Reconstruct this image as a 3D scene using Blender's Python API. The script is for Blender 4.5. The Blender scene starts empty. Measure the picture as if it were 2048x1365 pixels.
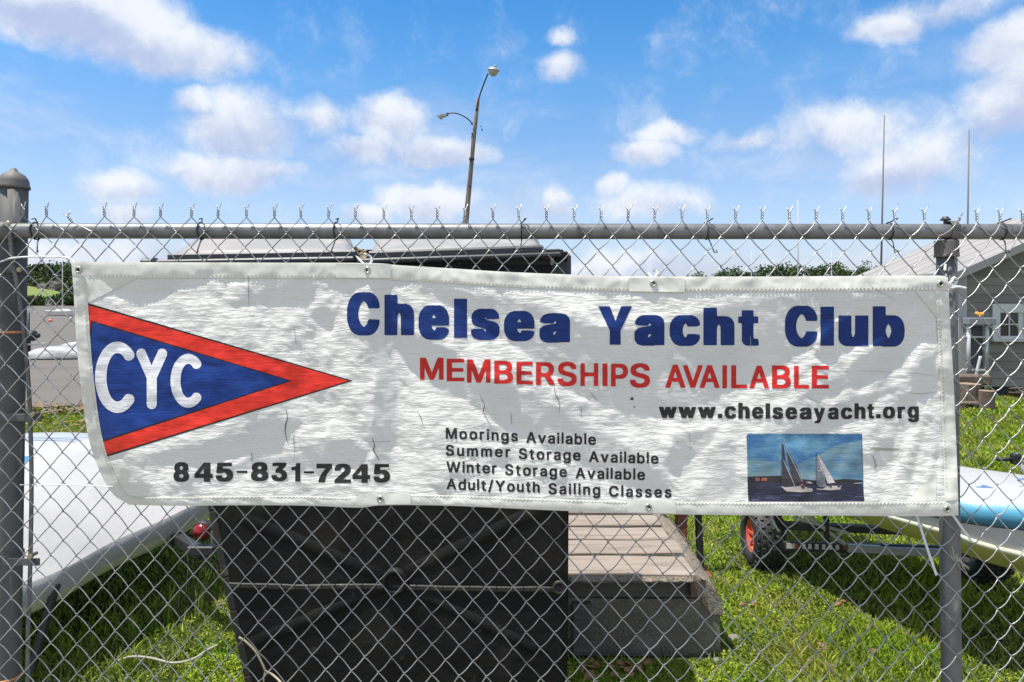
import bpy, bmesh, math, random, json
import numpy as np
from mathutils import Vector, Matrix
from mathutils.geometry import delaunay_2d_cdt
rng=np.random.default_rng(7); random.seed(7)
SC=bpy.context.scene; COL=SC.collection
F=1365.33; CX=1024.0; HZ=606.0; EYE=1.65
# ---------------------------------------------------------------- camera, sky, sun, exposure
cam=bpy.data.cameras.new('camera'); cam.sensor_width=36; cam.lens=24; cam.shift_y=-(682.5-HZ)/2048.0
cam.clip_start=0.05; cam.clip_end=6000
co=bpy.data.objects.new('camera',cam); COL.objects.link(co); co.location=(0,0,EYE); co.rotation_euler=(math.pi/2,0,0); SC.camera=co
SC.view_settings.view_transform='Standard'; SC.view_settings.look='None'; SC.view_settings.gamma=1; SC.view_settings.use_curve_mapping=False
SC.view_settings.exposure=1.3
SUN=Vector((-0.30,-0.125,0.94)).normalized()
sl=bpy.data.lights.new('sun','SUN'); sl.energy=2.5; sl.angle=math.radians(0.5); sl.color=(1,0.96,0.9)
so=bpy.data.objects.new('sun',sl); COL.objects.link(so); so.rotation_euler=SUN.to_track_quat('Z','Y').to_euler()
W=bpy.data.worlds.new('World'); SC.world=W; W.use_nodes=True
def pdir(px,py):
    return Vector(((px-CX)/F,1,(HZ-py)/F)).normalized()
def build_world():
    nt=W.node_tree; N=nt.nodes; L=nt.links; bg=N['Background']; bg.inputs['Strength'].default_value=0.15
    sky=N.new('ShaderNodeTexSky'); sky.sky_type='NISHITA'; sky.sun_disc=False
    sky.sun_elevation=math.asin(SUN.z); sky.sun_rotation=math.atan2(SUN.x,SUN.y)
    sky.air_density=1.0; sky.dust_density=0.6; sky.ozone_density=2.0
    tc=N.new('ShaderNodeTexCoord'); d=tc.outputs['Generated']
    def M(op,a,b=None,c=None,clamp=False):
        n=N.new('ShaderNodeMath'); n.operation=op; n.use_clamp=clamp
        for k,v in enumerate((a,b,c)):
            if v is None: continue
            if isinstance(v,(int,float)): n.inputs[k].default_value=v
            else: L.new(v,n.inputs[k])
        return n.outputs[0]
    def noise(vec,sc,det,rough=.55,out=0):
        n=N.new('ShaderNodeTexNoise'); n.inputs['Scale'].default_value=sc; n.inputs['Detail'].default_value=det; n.inputs['Roughness'].default_value=rough
        L.new(vec,n.inputs['Vector']); return n.outputs[out]
    # wobble of the look-up direction
    wv=N.new('ShaderNodeVectorMath'); wv.operation='MULTIPLY_ADD'
    L.new(noise(d,9,5,.6,1),wv.inputs[0]); wv.inputs[1].default_value=(.055,.055,.055); wv.inputs[2].default_value=(0,0,0)
    ad=N.new('ShaderNodeVectorMath'); ad.operation='ADD'; L.new(d,ad.inputs[0]); L.new(wv.outputs[0],ad.inputs[1])
    sb=N.new('ShaderNodeVectorMath'); sb.operation='SUBTRACT'; L.new(ad.outputs[0],sb.inputs[0]); sb.inputs[1].default_value=(.0275,.0275,.0275)
    dw=sb.outputs[0]
    blobs=[(170,25,190,75,1),(330,95,170,62,1),(120,0,120,60,1),(485,255,110,78,1),(470,345,130,36,1),(385,205,50,28,.8),(640,240,70,42,.6),
     (780,245,95,68,.9),(880,300,125,42,.95),(720,300,90,40,.7),(245,380,85,38,.75),(255,432,75,28,.7),(860,405,105,45,.95),(735,435,65,28,.8),
     (1130,130,55,34,.75),(1115,68,34,15,.55),(1285,303,72,32,.85),(1325,268,85,20,.6),(1118,405,42,38,.85),(1228,375,34,26,.8),(1310,405,130,42,.62),
     (1700,265,160,58,.62),(1790,335,130,62,.75),(1745,360,60,38,.85),(1785,52,72,30,.85),(1880,20,130,38,.55),(2030,95,90,62,.95),(2050,205,110,72,1.1),(1990,255,80,40,.7),
     (1860,300,120,90,.5),(140,505,330,46,.62),(1230,530,300,38,.6),(1500,275,80,22,.5)]
    f=None; g=None
    for (bx,by,rx,ry,s) in blobs:
        c=pdir(bx,by); t=Vector((c.y,-c.x,0)).normalized(); b=t.cross(c)*1.0
        a1=N.new('ShaderNodeVectorMath'); a1.operation='DOT_PRODUCT'; L.new(dw,a1.inputs[0]); a1.inputs[1].default_value=t*(F/rx)
        a2=N.new('ShaderNodeVectorMath'); a2.operation='DOT_PRODUCT'; L.new(dw,a2.inputs[0]); a2.inputs[1].default_value=b*(F/ry)
        v=a2.outputs['Value']
        cc=N.new('ShaderNodeCombineXYZ'); L.new(a1.outputs['Value'],cc.inputs[0]); L.new(v,cc.inputs[1])
        ln=N.new('ShaderNodeVectorMath'); ln.operation='LENGTH'; L.new(cc.outputs[0],ln.inputs[0])
        k=M('MULTIPLY_ADD',ln.outputs['Value'],-s,s*1.12)
        kk=M('MULTIPLY',M('MAXIMUM',k,0.0),v)      # height inside the cloud, for the shade of its base
        f=k if f is None else M('MAXIMUM',f,k)
        g=kk if g is None else M('ADD',g,kk)
    # the rest of the sky, away from the part in view: clouds added thicker, to whiten the ambient light
    ax=N.new('ShaderNodeVectorMath'); ax.operation='DOT_PRODUCT'; L.new(d,ax.inputs[0]); ax.inputs[1].default_value=pdir(1024,300)
    off=N.new('ShaderNodeMapRange'); off.interpolation_type='SMOOTHSTEP'; L.new(ax.outputs['Value'],off.inputs[0])
    off.inputs[1].default_value=.80; off.inputs[2].default_value=.66; off.inputs[3].default_value=0; off.inputs[4].default_value=1
    gen=M('MULTIPLY',M('MULTIPLY_ADD',noise(d,3.2,4,.5),3.0,-1.05),off.outputs[0])
    f=M('MAXIMUM',f,gen)
    n1=noise(dw,11,10,.64)
    cov=M('MULTIPLY_ADD',n1,1.15,M('ADD',f,-.54))
    al=N.new('ShaderNodeMapRange'); al.interpolation_type='SMOOTHSTEP'; L.new(cov,al.inputs[0])
    al.inputs[1].default_value=.0; al.inputs[2].default_value=.66
    # thin wisps low in the sky
    wm=N.new('ShaderNodeMapping'); wm.inputs['Scale'].default_value=(1,1,3.2); L.new(dw,wm.inputs[0])
    wn=N.new('ShaderNodeMapRange'); wn.interpolation_type='SMOOTHSTEP'; L.new(noise(wm.outputs[0],3.4,7,.62),wn.inputs[0]); wn.inputs[1].default_value=.47; wn.inputs[2].default_value=.74; wn.inputs[4].default_value=.50
    sz=N.new('ShaderNodeSeparateXYZ'); L.new(d,sz.inputs[0]); wl=N.new('ShaderNodeMapRange'); wl.interpolation_type='SMOOTHSTEP'; L.new(sz.outputs[2],wl.inputs[0]); wl.inputs[1].default_value=.36; wl.inputs[2].default_value=.20
    alpha=M('MAXIMUM',M('MULTIPLY',al.outputs[0],.90),M('MULTIPLY',wn.outputs[0],wl.outputs[0]))
    # cloud shade: darker towards the base, brighter where dense and high
    sh=M('MULTIPLY_ADD',g,.75,M('MULTIPLY_ADD',n1,1.7,-.55))
    shr=N.new('ShaderNodeMapRange'); shr.interpolation_type='SMOOTHSTEP'; L.new(sh,shr.inputs[0]); shr.inputs[1].default_value=-.15; shr.inputs[2].default_value=.65
    ccol=N.new('ShaderNodeMix'); ccol.data_type='RGBA'; L.new(shr.outputs[0],ccol.inputs[0])
    ccol.inputs[6].default_value=CLOUD_LO; ccol.inputs[7].default_value=CLOUD_HI
    # sky tint by elevation
    sx=N.new('ShaderNodeSeparateXYZ'); L.new(d,sx.inputs[0])
    rp=N.new('ShaderNodeValToRGB'); L.new(M('MULTIPLY',sx.outputs[2],2.0,None,True),rp.inputs[0])
    el=rp.color_ramp.elements
    for i,(p,c) in enumerate(SKY_TINT):
        e=el[i] if i<2 else el.new(p)
        e.position=p; e.color=(*c,1)
    mul=N.new('ShaderNodeMix'); mul.data_type='RGBA'; mul.blend_type='MULTIPLY'; mul.inputs[0].default_value=1
    L.new(sky.outputs[0],mul.inputs[6]); L.new(rp.outputs[0],mul.inputs[7])
    mx=N.new('ShaderNodeMix'); mx.data_type='RGBA'; L.new(alpha,mx.inputs[0]); L.new(mul.outputs[2],mx.inputs[6]); L.new(ccol.outputs[2],mx.inputs[7])
    L.new(mx.outputs[2],bg.inputs['Color'])
CLOUD_LO=(1.45,1.65,2.25,1); CLOUD_HI=(2.6,2.68,2.78,1)
SKY_TINT=[(0.0,(.27,.27,.36)),(0.07,(.33,.32,.41)),(.16,(.39,.39,.45)),(.26,(.42,.42,.46)),(.41,(.36,.42,.48)),(.62,(.25,.43,.535)),(.80,(.16,.40,.545)),(1.0,(.14,.38,.54))]
build_world()
# ---------------------------------------------------------------- helpers
def P(px,py,Y): return ((px-CX)/F*Y, Y, EYE-(py-HZ)/F*Y)
def PG(px,py,z=0.0):
    Y=(EYE-z)*F/(py-HZ); return ((px-CX)/F*Y,Y,z)
def mat(name,color,rough=.6,metal=0,noise=None,bump=None,spec=.5,trans=0,coords='Object',extra=None):
    """noise: (scale, detail, color2, lo, hi, stretch) ; bump: (scale, strength, distance, stretch)"""
    m=bpy.data.materials.new(name); m.use_nodes=True; nt=m.node_tree; N=nt.nodes; L=nt.links; b=N['Principled BSDF']
    b.inputs['Base Color'].default_value=(*color,1); b.inputs['Roughness'].default_value=rough; b.inputs['Metallic'].default_value=metal
    b.inputs['Specular IOR Level'].default_value=spec
    tc=N.new('ShaderNodeTexCoord')
    def mp(st):
        g=N.new('ShaderNodeMapping'); L.new(tc.outputs[coords],g.inputs[0]); g.inputs['Scale'].default_value=st; return g.outputs[0]
    col=None
    if noise:
        lst=noise if isinstance(noise,list) else [noise]
        for (sc,det,c2,lo,hi,st) in lst:
            n=N.new('ShaderNodeTexNoise'); n.inputs['Scale'].default_value=sc; n.inputs['Detail'].default_value=det; n.inputs['Roughness'].default_value=.6; L.new(mp(st),n.inputs['Vector'])
            r=N.new('ShaderNodeMapRange'); r.interpolation_type='SMOOTHSTEP'; r.inputs[1].default_value=lo; r.inputs[2].default_value=hi; L.new(n.outputs[0],r.inputs[0])
            x=N.new('ShaderNodeMix'); x.data_type='RGBA'; L.new(r.outputs[0],x.inputs[0])
            if col is None: x.inputs[6].default_value=(*color,1)
            else: L.new(col,x.inputs[6])
            x.inputs[7].default_value=(*c2,1); col=x.outputs[2]
        L.new(col,b.inputs['Base Color'])
    if bump:
        lst=bump if isinstance(bump,list) else [bump]; prev=None
        for (sc,stg,dist,st) in lst:
            n=N.new('ShaderNodeTexNoise'); n.inputs['Scale'].default_value=sc; n.inputs['Detail'].default_value=5; n.inputs['Roughness'].default_value=.6; L.new(mp(st),n.inputs['Vector'])
            bp=N.new('ShaderNodeBump'); bp.inputs['Strength'].default_value=stg; bp.inputs['Distance'].default_value=dist; L.new(n.outputs[0],bp.inputs['Height'])
            if prev: L.new(prev,bp.inputs['Normal'])
            prev=bp.outputs[0]
        L.new(prev,b.inputs['Normal'])
    if trans: b.inputs['Transmission Weight'].default_value=trans
    if extra: extra(m,nt,b,col)
    return m
BASE={}
def tag(o,label=None,cat=None,group=None,kind=None):
    if label: o['label']=label
    if cat: o['category']=cat
    if group: o['group']=group
    if kind: o['kind']=kind
    return o
def thing(name,label,cat,loc=(0,0,0),group=None):
    o=bpy.data.objects.new(name,None); COL.objects.link(o); o.location=loc; o.empty_display_size=.1; BASE[o.name]=Vector(loc)
    return tag(o,label,cat,group)
def wbase(p):
    v=Vector((0,0,0))
    while p is not None: v=v+BASE.get(p.name,Vector((0,0,0))); p=p.parent
    return v
def obj(name,verts,faces,m,parent=None,smooth=False,mids=None,base=None):
    """verts in world coordinates; the object is placed at `base` (default: parent's base or own lowest centre)"""
    V=np.asarray(verts,dtype=float).reshape(-1,3)
    if parent is None:
        bs=Vector(base) if base is not None else Vector((float((V[:,0].min()+V[:,0].max())/2),float((V[:,1].min()+V[:,1].max())/2),float(V[:,2].min())))
        loc=bs
    else:
        pb=wbase(parent); bs=pb; loc=Vector((0,0,0))
    V=V-np.array(bs)
    me=bpy.data.meshes.new(name)
    me.from_pydata(V.tolist(),[],[tuple(f) for f in faces])
    for mm in (m if isinstance(m,(list,tuple)) else [m]): me.materials.append(mm)
    if mids is not None: me.polygons.foreach_set('material_index',np.asarray(mids,dtype=np.int32))
    if smooth: me.polygons.foreach_set('use_smooth',np.ones(len(me.polygons),dtype=bool))
    me.update()
    o=bpy.data.objects.new(name,me); COL.objects.link(o); o.location=loc; BASE[o.name]=loc
    if parent is not None: o.parent=parent
    return o
class MB:
    def __init__(s): s.v=[]; s.f=[]; s.m=[]; s.cm=0
    def add(s,V,Fc):
        b=len(s.v); s.v+= [tuple(map(float,x)) for x in V]; s.f+=[tuple(i+b for i in f) for f in Fc]; s.m+=[s.cm]*len(Fc); return s
    def box(s,c,sz,R=None,bev=0.0):
        hx,hy,hz=sz[0]/2,sz[1]/2,sz[2]/2
        bv=min(bev,hx*.9,hy*.9,hz*.9)
        if bv>0:
            V=[];ix={}
            for sx in(-1,1):
                for sy in(-1,1):
                    for sz_ in(-1,1):
                        for ax in range(3):
                            h=[hx,hy,hz]; q=[sx,sy,sz_]
                            p=[q[k]*(h[k]-(bv if k!=ax else 0)) for k in range(3)]
                            ix[(sx,sy,sz_,ax)]=len(V); V.append(p)
            Fc=[]
            for ax in range(3):
                o1,o2=(ax+1)%3,(ax+2)%3
                for sg in(-1,1):
                    q=[]
                    for (a,b) in((-1,-1),(1,-1),(1,1),(-1,1)):
                        k=[0,0,0]; k[ax]=sg; k[o1]=a; k[o2]=b; q.append(ix[(*k,ax)])
                    Fc.append(q if sg>0 else q[::-1])
            for ax in range(3):
                o1,o2=(ax+1)%3,(ax+2)%3
                for a in(-1,1):
                    for b in(-1,1):
                        def kk(e,w):
                            k=[0,0,0]; k[ax]=e; k[o1]=a; k[o2]=b; return ix[(*k,w)]
                        q=[kk(-1,o1),kk(1,o1),kk(1,o2),kk(-1,o2)]
                        Fc.append(q if a*b>0 else q[::-1])
            for sx in(-1,1):
                for sy in(-1,1):
                    for sz_ in(-1,1):
                        q=[ix[(sx,sy,sz_,a)] for a in range(3)]
                        Fc.append(q if sx*sy*sz_>0 else q[::-1])
        else:
            V=[(x,y,z) for x in(-hx,hx) for y in(-hy,hy) for z in(-hz,hz)]
            Fc=[(0,1,3,2),(4,6,7,5),(0,4,5,1),(2,3,7,6),(0,2,6,4),(1,5,7,3)]
        V=[Vector(p) for p in V]
        if R is not None: V=[R@p for p in V]
        c=Vector(c); return s.add([p+c for p in V],Fc)
    def bar(s,a,b,w,h,up=(0,0,1),bev=0.0):
        a=Vector(a); b=Vector(b); d=b-a; x=d.normalized(); u=Vector(up); y=u.cross(x)
        if y.length<1e-5: y=Vector((1,0,0)).cross(x)
        y.normalize(); z=x.cross(y)
        R=Matrix((x,y,z)).transposed(); return s.box((a+b)/2,(d.length,w,h),R,bev)
    def tube(s,pts,r,n=8,caps=True):
        pts=[Vector(p) for p in pts]; m=len(pts); rr=r if hasattr(r,'__len__') else [r]*m
        V=[];Fc=[]; prev=None
        for i,p in enumerate(pts):
            t=(pts[min(i+1,m-1)]-pts[max(i-1,0)]); t.normalize()
            if prev is None:
                a=Vector((0,0,1)) if abs(t.z)<.9 else Vector((0,1,0)); u=t.cross(a).normalized()
            else:
                u=prev-t*prev.dot(t)
                u.normalize()
            prev=u; w=t.cross(u)
            for k in range(n):
                an=2*math.pi*k/n; V.append(p+(u*math.cos(an)+w*math.sin(an))*rr[i])
        for i in range(m-1):
            for k in range(n):
                Fc.append((i*n+k,i*n+(k+1)%n,(i+1)*n+(k+1)%n,(i+1)*n+k))
        if caps: Fc.append(tuple(range(n))[::-1]); Fc.append(tuple((m-1)*n+k for k in range(n)))
        return s.add(V,Fc)
    def lathe(s,prof,c,axis=(0,0,1),n=20,closed=False):
        ax=Vector(axis).normalized(); a=Vector((1,0,0)) if abs(ax.x)<.9 else Vector((0,1,0)); u=ax.cross(a).normalized(); w=ax.cross(u); c=Vector(c)
        V=[];Fc=[]; m=len(prof)
        for (r,h) in prof:
            for k in range(n):
                an=2*math.pi*k/n; V.append(c+ax*h+(u*math.cos(an)+w*math.sin(an))*r)
        for i in range(m if closed else m-1):
            j=(i+1)%m
            for k in range(n): Fc.append((i*n+k,i*n+(k+1)%n,j*n+(k+1)%n,j*n+k))
        return s.add(V,Fc)
    def loft(s,rings,closed=True,caps=False):
        n=len(rings[0]); V=[p for r in rings for p in r]; Fc=[]
        for i in range(len(rings)-1):
            for k in range(n if closed else n-1): Fc.append((i*n+k,i*n+(k+1)%n,(i+1)*n+(k+1)%n,(i+1)*n+k))
        if caps: Fc.append(tuple(range(n))[::-1]); Fc.append(tuple((len(rings)-1)*n+k for k in range(n)))
        return s.add(V,Fc)
    def build(s,name,m,parent=None,smooth=False,base=None):
        return obj(name,s.v,s.f,m,parent,smooth,s.m if isinstance(m,(list,tuple)) else None,base)
def vnoise(x,y,seed=0):
    """smooth value noise, -1..1, vectorised"""
    x=np.asarray(x,float); y=np.asarray(y,float); xi=np.floor(x).astype(np.int64); yi=np.floor(y).astype(np.int64); fx=x-xi; fy=y-yi
    fx=fx*fx*(3-2*fx); fy=fy*fy*(3-2*fy)
    def h(a,b):
        n=(a*374761393+b*668265263+seed*974711)&0x7fffffff; n=((n^(n>>13))*1274126177)&0x7fffffff; n=n^(n>>16)
        return (n%10007)/5003.5-1
    return (h(xi,yi)*(1-fx)+h(xi+1,yi)*fx)*(1-fy)+(h(xi,yi+1)*(1-fx)+h(xi+1,yi+1)*fx)*fy
def smooth01(t): t=np.clip(t,0,1); return t*t*(3-2*t)
def cat(pts,n):
    """Catmull-Rom through pts, n points per span"""
    pts=[np.array(p,float) for p in pts]; Q=[pts[0]*2-pts[1]]+pts+[pts[-1]*2-pts[-2]]; out=[]
    for i in range(1,len(Q)-2):
        for t in np.linspace(0,1,n,endpoint=False):
            a,b,c,d=Q[i-1],Q[i],Q[i+1],Q[i+2]
            out.append(.5*((2*b)+(-a+c)*t+(2*a-5*b+4*c-d)*t*t+(-a+3*b-3*c+d)*t**3))
    out.append(pts[-1]); return out
# ================================================================ materials
def grass_extra(m,nt,b,col):
    N=nt.nodes;L=nt.links
    at=N.new('ShaderNodeAttribute'); at.attribute_name='rnd'
    mx=N.new('ShaderNodeMix'); mx.data_type='RGBA'; mx.blend_type='MIX'
    r=N.new('ShaderNodeValToRGB'); L.new(at.outputs['Fac'],r.inputs[0]); e=r.color_ramp.elements
    e[0].position=0; e[0].color=(.09,.18,.014,1); e[1].position=1; e[1].color=(.46,.36,.14,1)
    q=e.new(.45); q.color=(.24,.37,.022,1); q=e.new(.75); q.color=(.40,.51,.04,1); q=e.new(.93); q.color=(.42,.44,.07,1)
    geo=N.new('ShaderNodeNewGeometry'); n=N.new('ShaderNodeTexNoise'); n.inputs['Scale'].default_value=1.7; n.inputs['Detail'].default_value=3; L.new(geo.outputs['Position'],n.inputs['Vector'])
    rr=N.new('ShaderNodeMapRange'); rr.inputs[1].default_value=.40; rr.inputs[2].default_value=.70; rr.inputs[3].default_value=0; rr.inputs[4].default_value=.60; L.new(n.outputs[0],rr.inputs[0])
    L.new(rr.outputs[0],mx.inputs[0]); L.new(r.outputs[0],mx.inputs[6]); mx.inputs[7].default_value=(.33,.28,.09,1)
    L.new(mx.outputs[2],b.inputs['Base Color'])
    tr=N.new('ShaderNodeBsdfTranslucent'); L.new(mx.outputs[2],tr.inputs[0]); ms=N.new('ShaderNodeMixShader'); ms.inputs[0].default_value=.25
    out=N['Material Output']; L.new(b.outputs[0],ms.inputs[1]); L.new(tr.outputs[0],ms.inputs[2]); L.new(ms.outputs[0],out.inputs[0])
M={}
M['grass']=mat('grass_blades',(.1,.2,.02),.55,spec=.3,extra=grass_extra)
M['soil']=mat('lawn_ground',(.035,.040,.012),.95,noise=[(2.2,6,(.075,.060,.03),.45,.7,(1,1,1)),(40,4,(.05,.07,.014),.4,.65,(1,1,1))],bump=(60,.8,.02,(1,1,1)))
M['water']=mat('river_water',(.165,.147,.122),.6,noise=(.25,4,(.14,.125,.105),.4,.7,(1,3,1)),bump=[(1.6,.25,.05,(.6,2.2,1)),(.25,.25,.2,(.5,2,1))],spec=.08)
M['hill']=mat('far_shore',(.045,.07,.02),.95,noise=(.05,5,(.07,.10,.03),.4,.65,(1,1,1)))
M['field']=mat('far_field',(.17,.20,.06),.95,noise=(.08,5,(.15,.22,.05),.4,.65,(1,1,1)))
M['wood_leaf']=mat('far_leaves',(.04,.075,.026),.8,noise=[(.09,4,(.12,.16,.05),.44,.66,(1,1,1)),(.6,2,(.02,.045,.014),.5,.7,(1,1,1))],spec=.2)
M['galv']=mat('galvanised_wire',(.46,.46,.44),.36,.7,noise=(12,4,(.20,.195,.18),.4,.75,(1,1,1)))
M['galv_pipe']=mat('galvanised_pipe',(.25,.25,.245),.42,.5,noise=[(14,6,(.15,.15,.14),.4,.7,(1,1,.35)),(55,3,(.30,.30,.28),.6,.85,(1,1,.3))],bump=(60,.15,.002,(1,1,.4)))
M['galv_post']=mat('weathered_post',(.135,.133,.128),.7,.25,noise=[(9,6,(.085,.085,.08),.4,.7,(1,1,.25)),(40,4,(.27,.27,.26),.6,.8,(1,1,.15))],bump=(50,.2,.002,(1,1,.3)))
M['galv_line']=mat('galvanised_line_post',(.19,.19,.185),.5,.35,noise=[(16,6,(.12,.12,.115),.4,.7,(1,1,.25)),(30,4,(.34,.34,.32),.58,.75,(1,1,.4))],bump=(50,.2,.002,(1,1,.3)))
M['cap']=mat('cast_cap',(.15,.142,.13),.65,.25,noise=(25,5,(.23,.19,.15),.5,.75,(1,1,1)),bump=(80,.3,.002,(1,1,1)))
M['copper']=mat('orange_wire_wrap',(.62,.30,.12),.5,.3)
M['bolt']=mat('brass_bolt',(.42,.36,.22),.45,.7)
def vary(lo,hi):
    def f(m,nt,b,col):
        N=nt.nodes;L=nt.links; oi=N.new('ShaderNodeObjectInfo'); r=N.new('ShaderNodeMapRange'); r.inputs[3].default_value=lo; r.inputs[4].default_value=hi; L.new(oi.outputs['Random'],r.inputs[0])
        h=N.new('ShaderNodeHueSaturation'); L.new(r.outputs[0],h.inputs['Value']); L.new(col,h.inputs['Color']); L.new(h.outputs[0],b.inputs['Base Color'])
    return f
# banner
def cloth_extra(m,nt,b,col):
    pass
M['cloth']=mat('banner_cloth',(.81,.795,.725),.62,noise=[(5,6,(.71,.70,.64),.45,.75,(1,1,1)),(34,5,(.60,.60,.57),.66,.86,(.4,1,1.6))],
   bump=[(26,.6,.008,(.7,1,3.4)),(95,.6,.003,(.55,1,3.0)),(420,.25,.0006,(1,1,1))],spec=.35)
M['hem']=mat('banner_hem',(.73,.72,.625),.55,noise=[(9,5,(.64,.64,.56),.5,.8,(1,1,1)),(60,3,(.5,.49,.4),.74,.9,(1,1,1))],bump=[(18,.35,.004,(1.6,1,.6)),(300,.15,.0005,(1,1,1))],spec=.4)
M['stitch']=mat('stitch_thread',(.52,.51,.44),.8)
PB=[(26,.30,.006,(.7,1,3.4)),(95,.35,.0018,(.55,1,3.0))]
M['blue']=mat('print_blue',(.006,.032,.17),.55,noise=(20,4,(.006,.024,.12),.45,.75,(.6,1,2)),bump=PB,spec=.3)
M['blue2']=mat('print_pennant_blue',(.010,.046,.235),.48,noise=(16,4,(.006,.028,.15),.4,.75,(.6,1,2)),bump=PB,spec=.3)
M['red']=mat('print_red',(.62,.020,.014),.5,noise=(30,4,(.50,.014,.010),.45,.75,(.6,1,2)),bump=PB,spec=.4)
M['red2']=mat('print_pennant_red',(.80,.036,.016),.5,noise=(22,4,(.66,.022,.012),.45,.75,(.6,1,2)),bump=PB,spec=.4)
M['black']=mat('print_black',(.022,.020,.018),.55,noise=(120,3,(.05,.047,.04),.5,.8,(.6,1,2)),bump=PB,spec=.4)
M['white_print']=mat('print_white',(.80,.80,.79),.55,noise=(20,4,(.70,.70,.68),.5,.75,(.6,1,2)),bump=PB)
M['crack']=mat('crack_dark',(.06,.058,.045),.9); M['crease']=mat('crease_grey',(.44,.43,.38),.9)
M['grime']=mat('green_grime',(.42,.43,.30),.9)
M['brass_ring']=mat('nickel_ring',(.55,.53,.47),.35,.85,noise=(80,3,(.3,.27,.2),.5,.8,(1,1,1)))
M['cord']=mat('white_cord',(.80,.80,.78),.5)
M['tie_plastic']=mat('white_plastic_tie',(.72,.74,.74),.35)
M['pic_sky']=mat('photo_sky',(.045,.15,.32),.6,noise=[(9,6,(.12,.29,.40),.45,.62,(.8,1,1.6)),(4.5,3,(.025,.085,.20),.5,.72,(1,1,1.5))],bump=PB)
M['pic_haze']=mat('photo_haze',(.19,.29,.31),.6,noise=(14,5,(.09,.20,.29),.4,.7,(.6,1,2)),bump=PB)
M['pic_water']=mat('photo_water',(.026,.026,.050),.5,noise=[(40,4,(.09,.10,.24),.55,.75,(.3,1,2.4))],bump=PB)
M['pic_wave']=mat('photo_wave_streak',(.14,.15,.32),.6,bump=PB)
M['pic_land']=mat('photo_land',(.022,.020,.022),.6,bump=PB)
M['pic_sail_dark']=mat('photo_dark_sail',(.045,.042,.045),.6,bump=PB)
M['pic_sail_grey']=mat('photo_grey_sail',(.16,.17,.20),.6,bump=PB)
M['pic_sail']=mat('photo_pale_sail',(.50,.46,.44),.6,bump=PB)
M['pic_hull']=mat('photo_hull',(.52,.46,.42),.6,bump=PB)
M['pic_brick']=mat('photo_brick',(.32,.10,.07),.6,bump=PB)
# things behind
M['bin']=mat('dumpster_black',(.0060,.0056,.0048),.62,noise=[(5,7,(.020,.017,.013),.45,.75,(1,1,1)),(14,6,(.08,.068,.048),.66,.80,(1,1,1))],bump=[(7,.35,.03,(1,1,1)),(60,.25,.004,(1,1,1))],spec=.28)
M['bin_scuff']=mat('dumpster_scuffed_rib',(.026,.023,.018),.55,noise=[(11,6,(.20,.17,.11),.58,.72,(.7,1,1.5))],bump=(40,.4,.004,(1,1,1)))
M['lid']=mat('lid_grey_plastic',(.27,.265,.25),.5,noise=[(6,6,(.42,.40,.36),.5,.72,(.6,1,1.8)),(2,3,(.36,.31,.27),.5,.7,(1,1,1))],bump=(30,.4,.006,(.5,1,1)))
M['lid_edge']=mat('lid_edge_black',(.028,.030,.034),.42,noise=(20,4,(.09,.09,.09),.6,.8,(1,1,1)))
M['mulch']=mat('bark_mulch',(.34,.24,.13),.9,noise=(60,3,(.16,.10,.05),.4,.6,(1,1,1)))
M['plank']=mat('weathered_plank',(.30,.242,.19),.8,noise=[(6,7,(.21,.165,.125),.42,.68,(.5,5,5)),(40,5,(.14,.115,.095),.60,.8,(.15,6,6)),(1.3,3,(.37,.31,.255),.5,.7,(1,1,1))],bump=[(30,.5,.004,(.2,5,5))],extra=vary(.80,1.12))
M['joist']=mat('dark_joist',(.10,.088,.075),.85,noise=(12,6,(.17,.15,.13),.5,.75,(.3,3,3)),bump=(30,.5,.004,(.2,4,4)))
M['concrete']=mat('pebbly_concrete',(.17,.145,.11),.9,noise=[(70,4,(.16,.13,.10),.5,.68,(1,1,1)),(150,2,(.32,.28,.22),.62,.74,(1,1,1)),(4,4,(.24,.22,.18),.45,.7,(1,1,1))],bump=[(110,1.0,.012,(1,1,1)),(14,.6,.02,(1,1,1))])  # shade on the front put into this tone, darker than the pebble face
M['pebble']=mat('exposed_pebble_face',(.27,.22,.165),.9,noise=[(75,3,(.17,.14,.10),.50,.62,(1,1,1)),(160,2,(.46,.40,.32),.57,.68,(1,1,1))],bump=[(90,1.0,.016,(1,1,1))])
M['rust']=mat('rusty_steel',(.26,.10,.055),.8,.2,noise=(20,5,(.14,.06,.04),.45,.7,(1,1,1)))
M['cover']=mat('white_boat_cover',(.42,.408,.39),.75,noise=(3,5,(.375,.363,.347),.4,.7,(1,1,1)),bump=[(5,.35,.03,(1,1,1)),(200,.1,.001,(1,1,1))])
M['skirt']=mat('grey_cover_skirt',(.36,.355,.345),.8,bump=(9,.5,.02,(1,1,.5)))
M['cream']=mat('cream_hull',(.52,.52,.38),.4,noise=(7,4,(.44,.43,.30),.5,.8,(1,1,1)))
M['gel']=mat('white_gelcoat',(.50,.495,.475),.35,noise=(4,4,(.45,.445,.425),.4,.7,(1,1,1)))
M['stripe']=mat('pale_blue_stripe',(.16,.28,.50),.35)
M['decal']=mat('bright_blue_decal',(.03,.22,.52),.35,noise=(12,3,(.05,.34,.62),.5,.7,(1,1,1)))
M['yellow']=mat('yellow_bounce_hull',(.55,.55,.17),.4,noise=(3,4,(.42,.42,.15),.4,.7,(1,1,1)))  # yellow light bounced off the grass, put into the hull bottom's colour
M['grey_side']=mat('grey_hull_side',(.48,.47,.45),.4)
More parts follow.
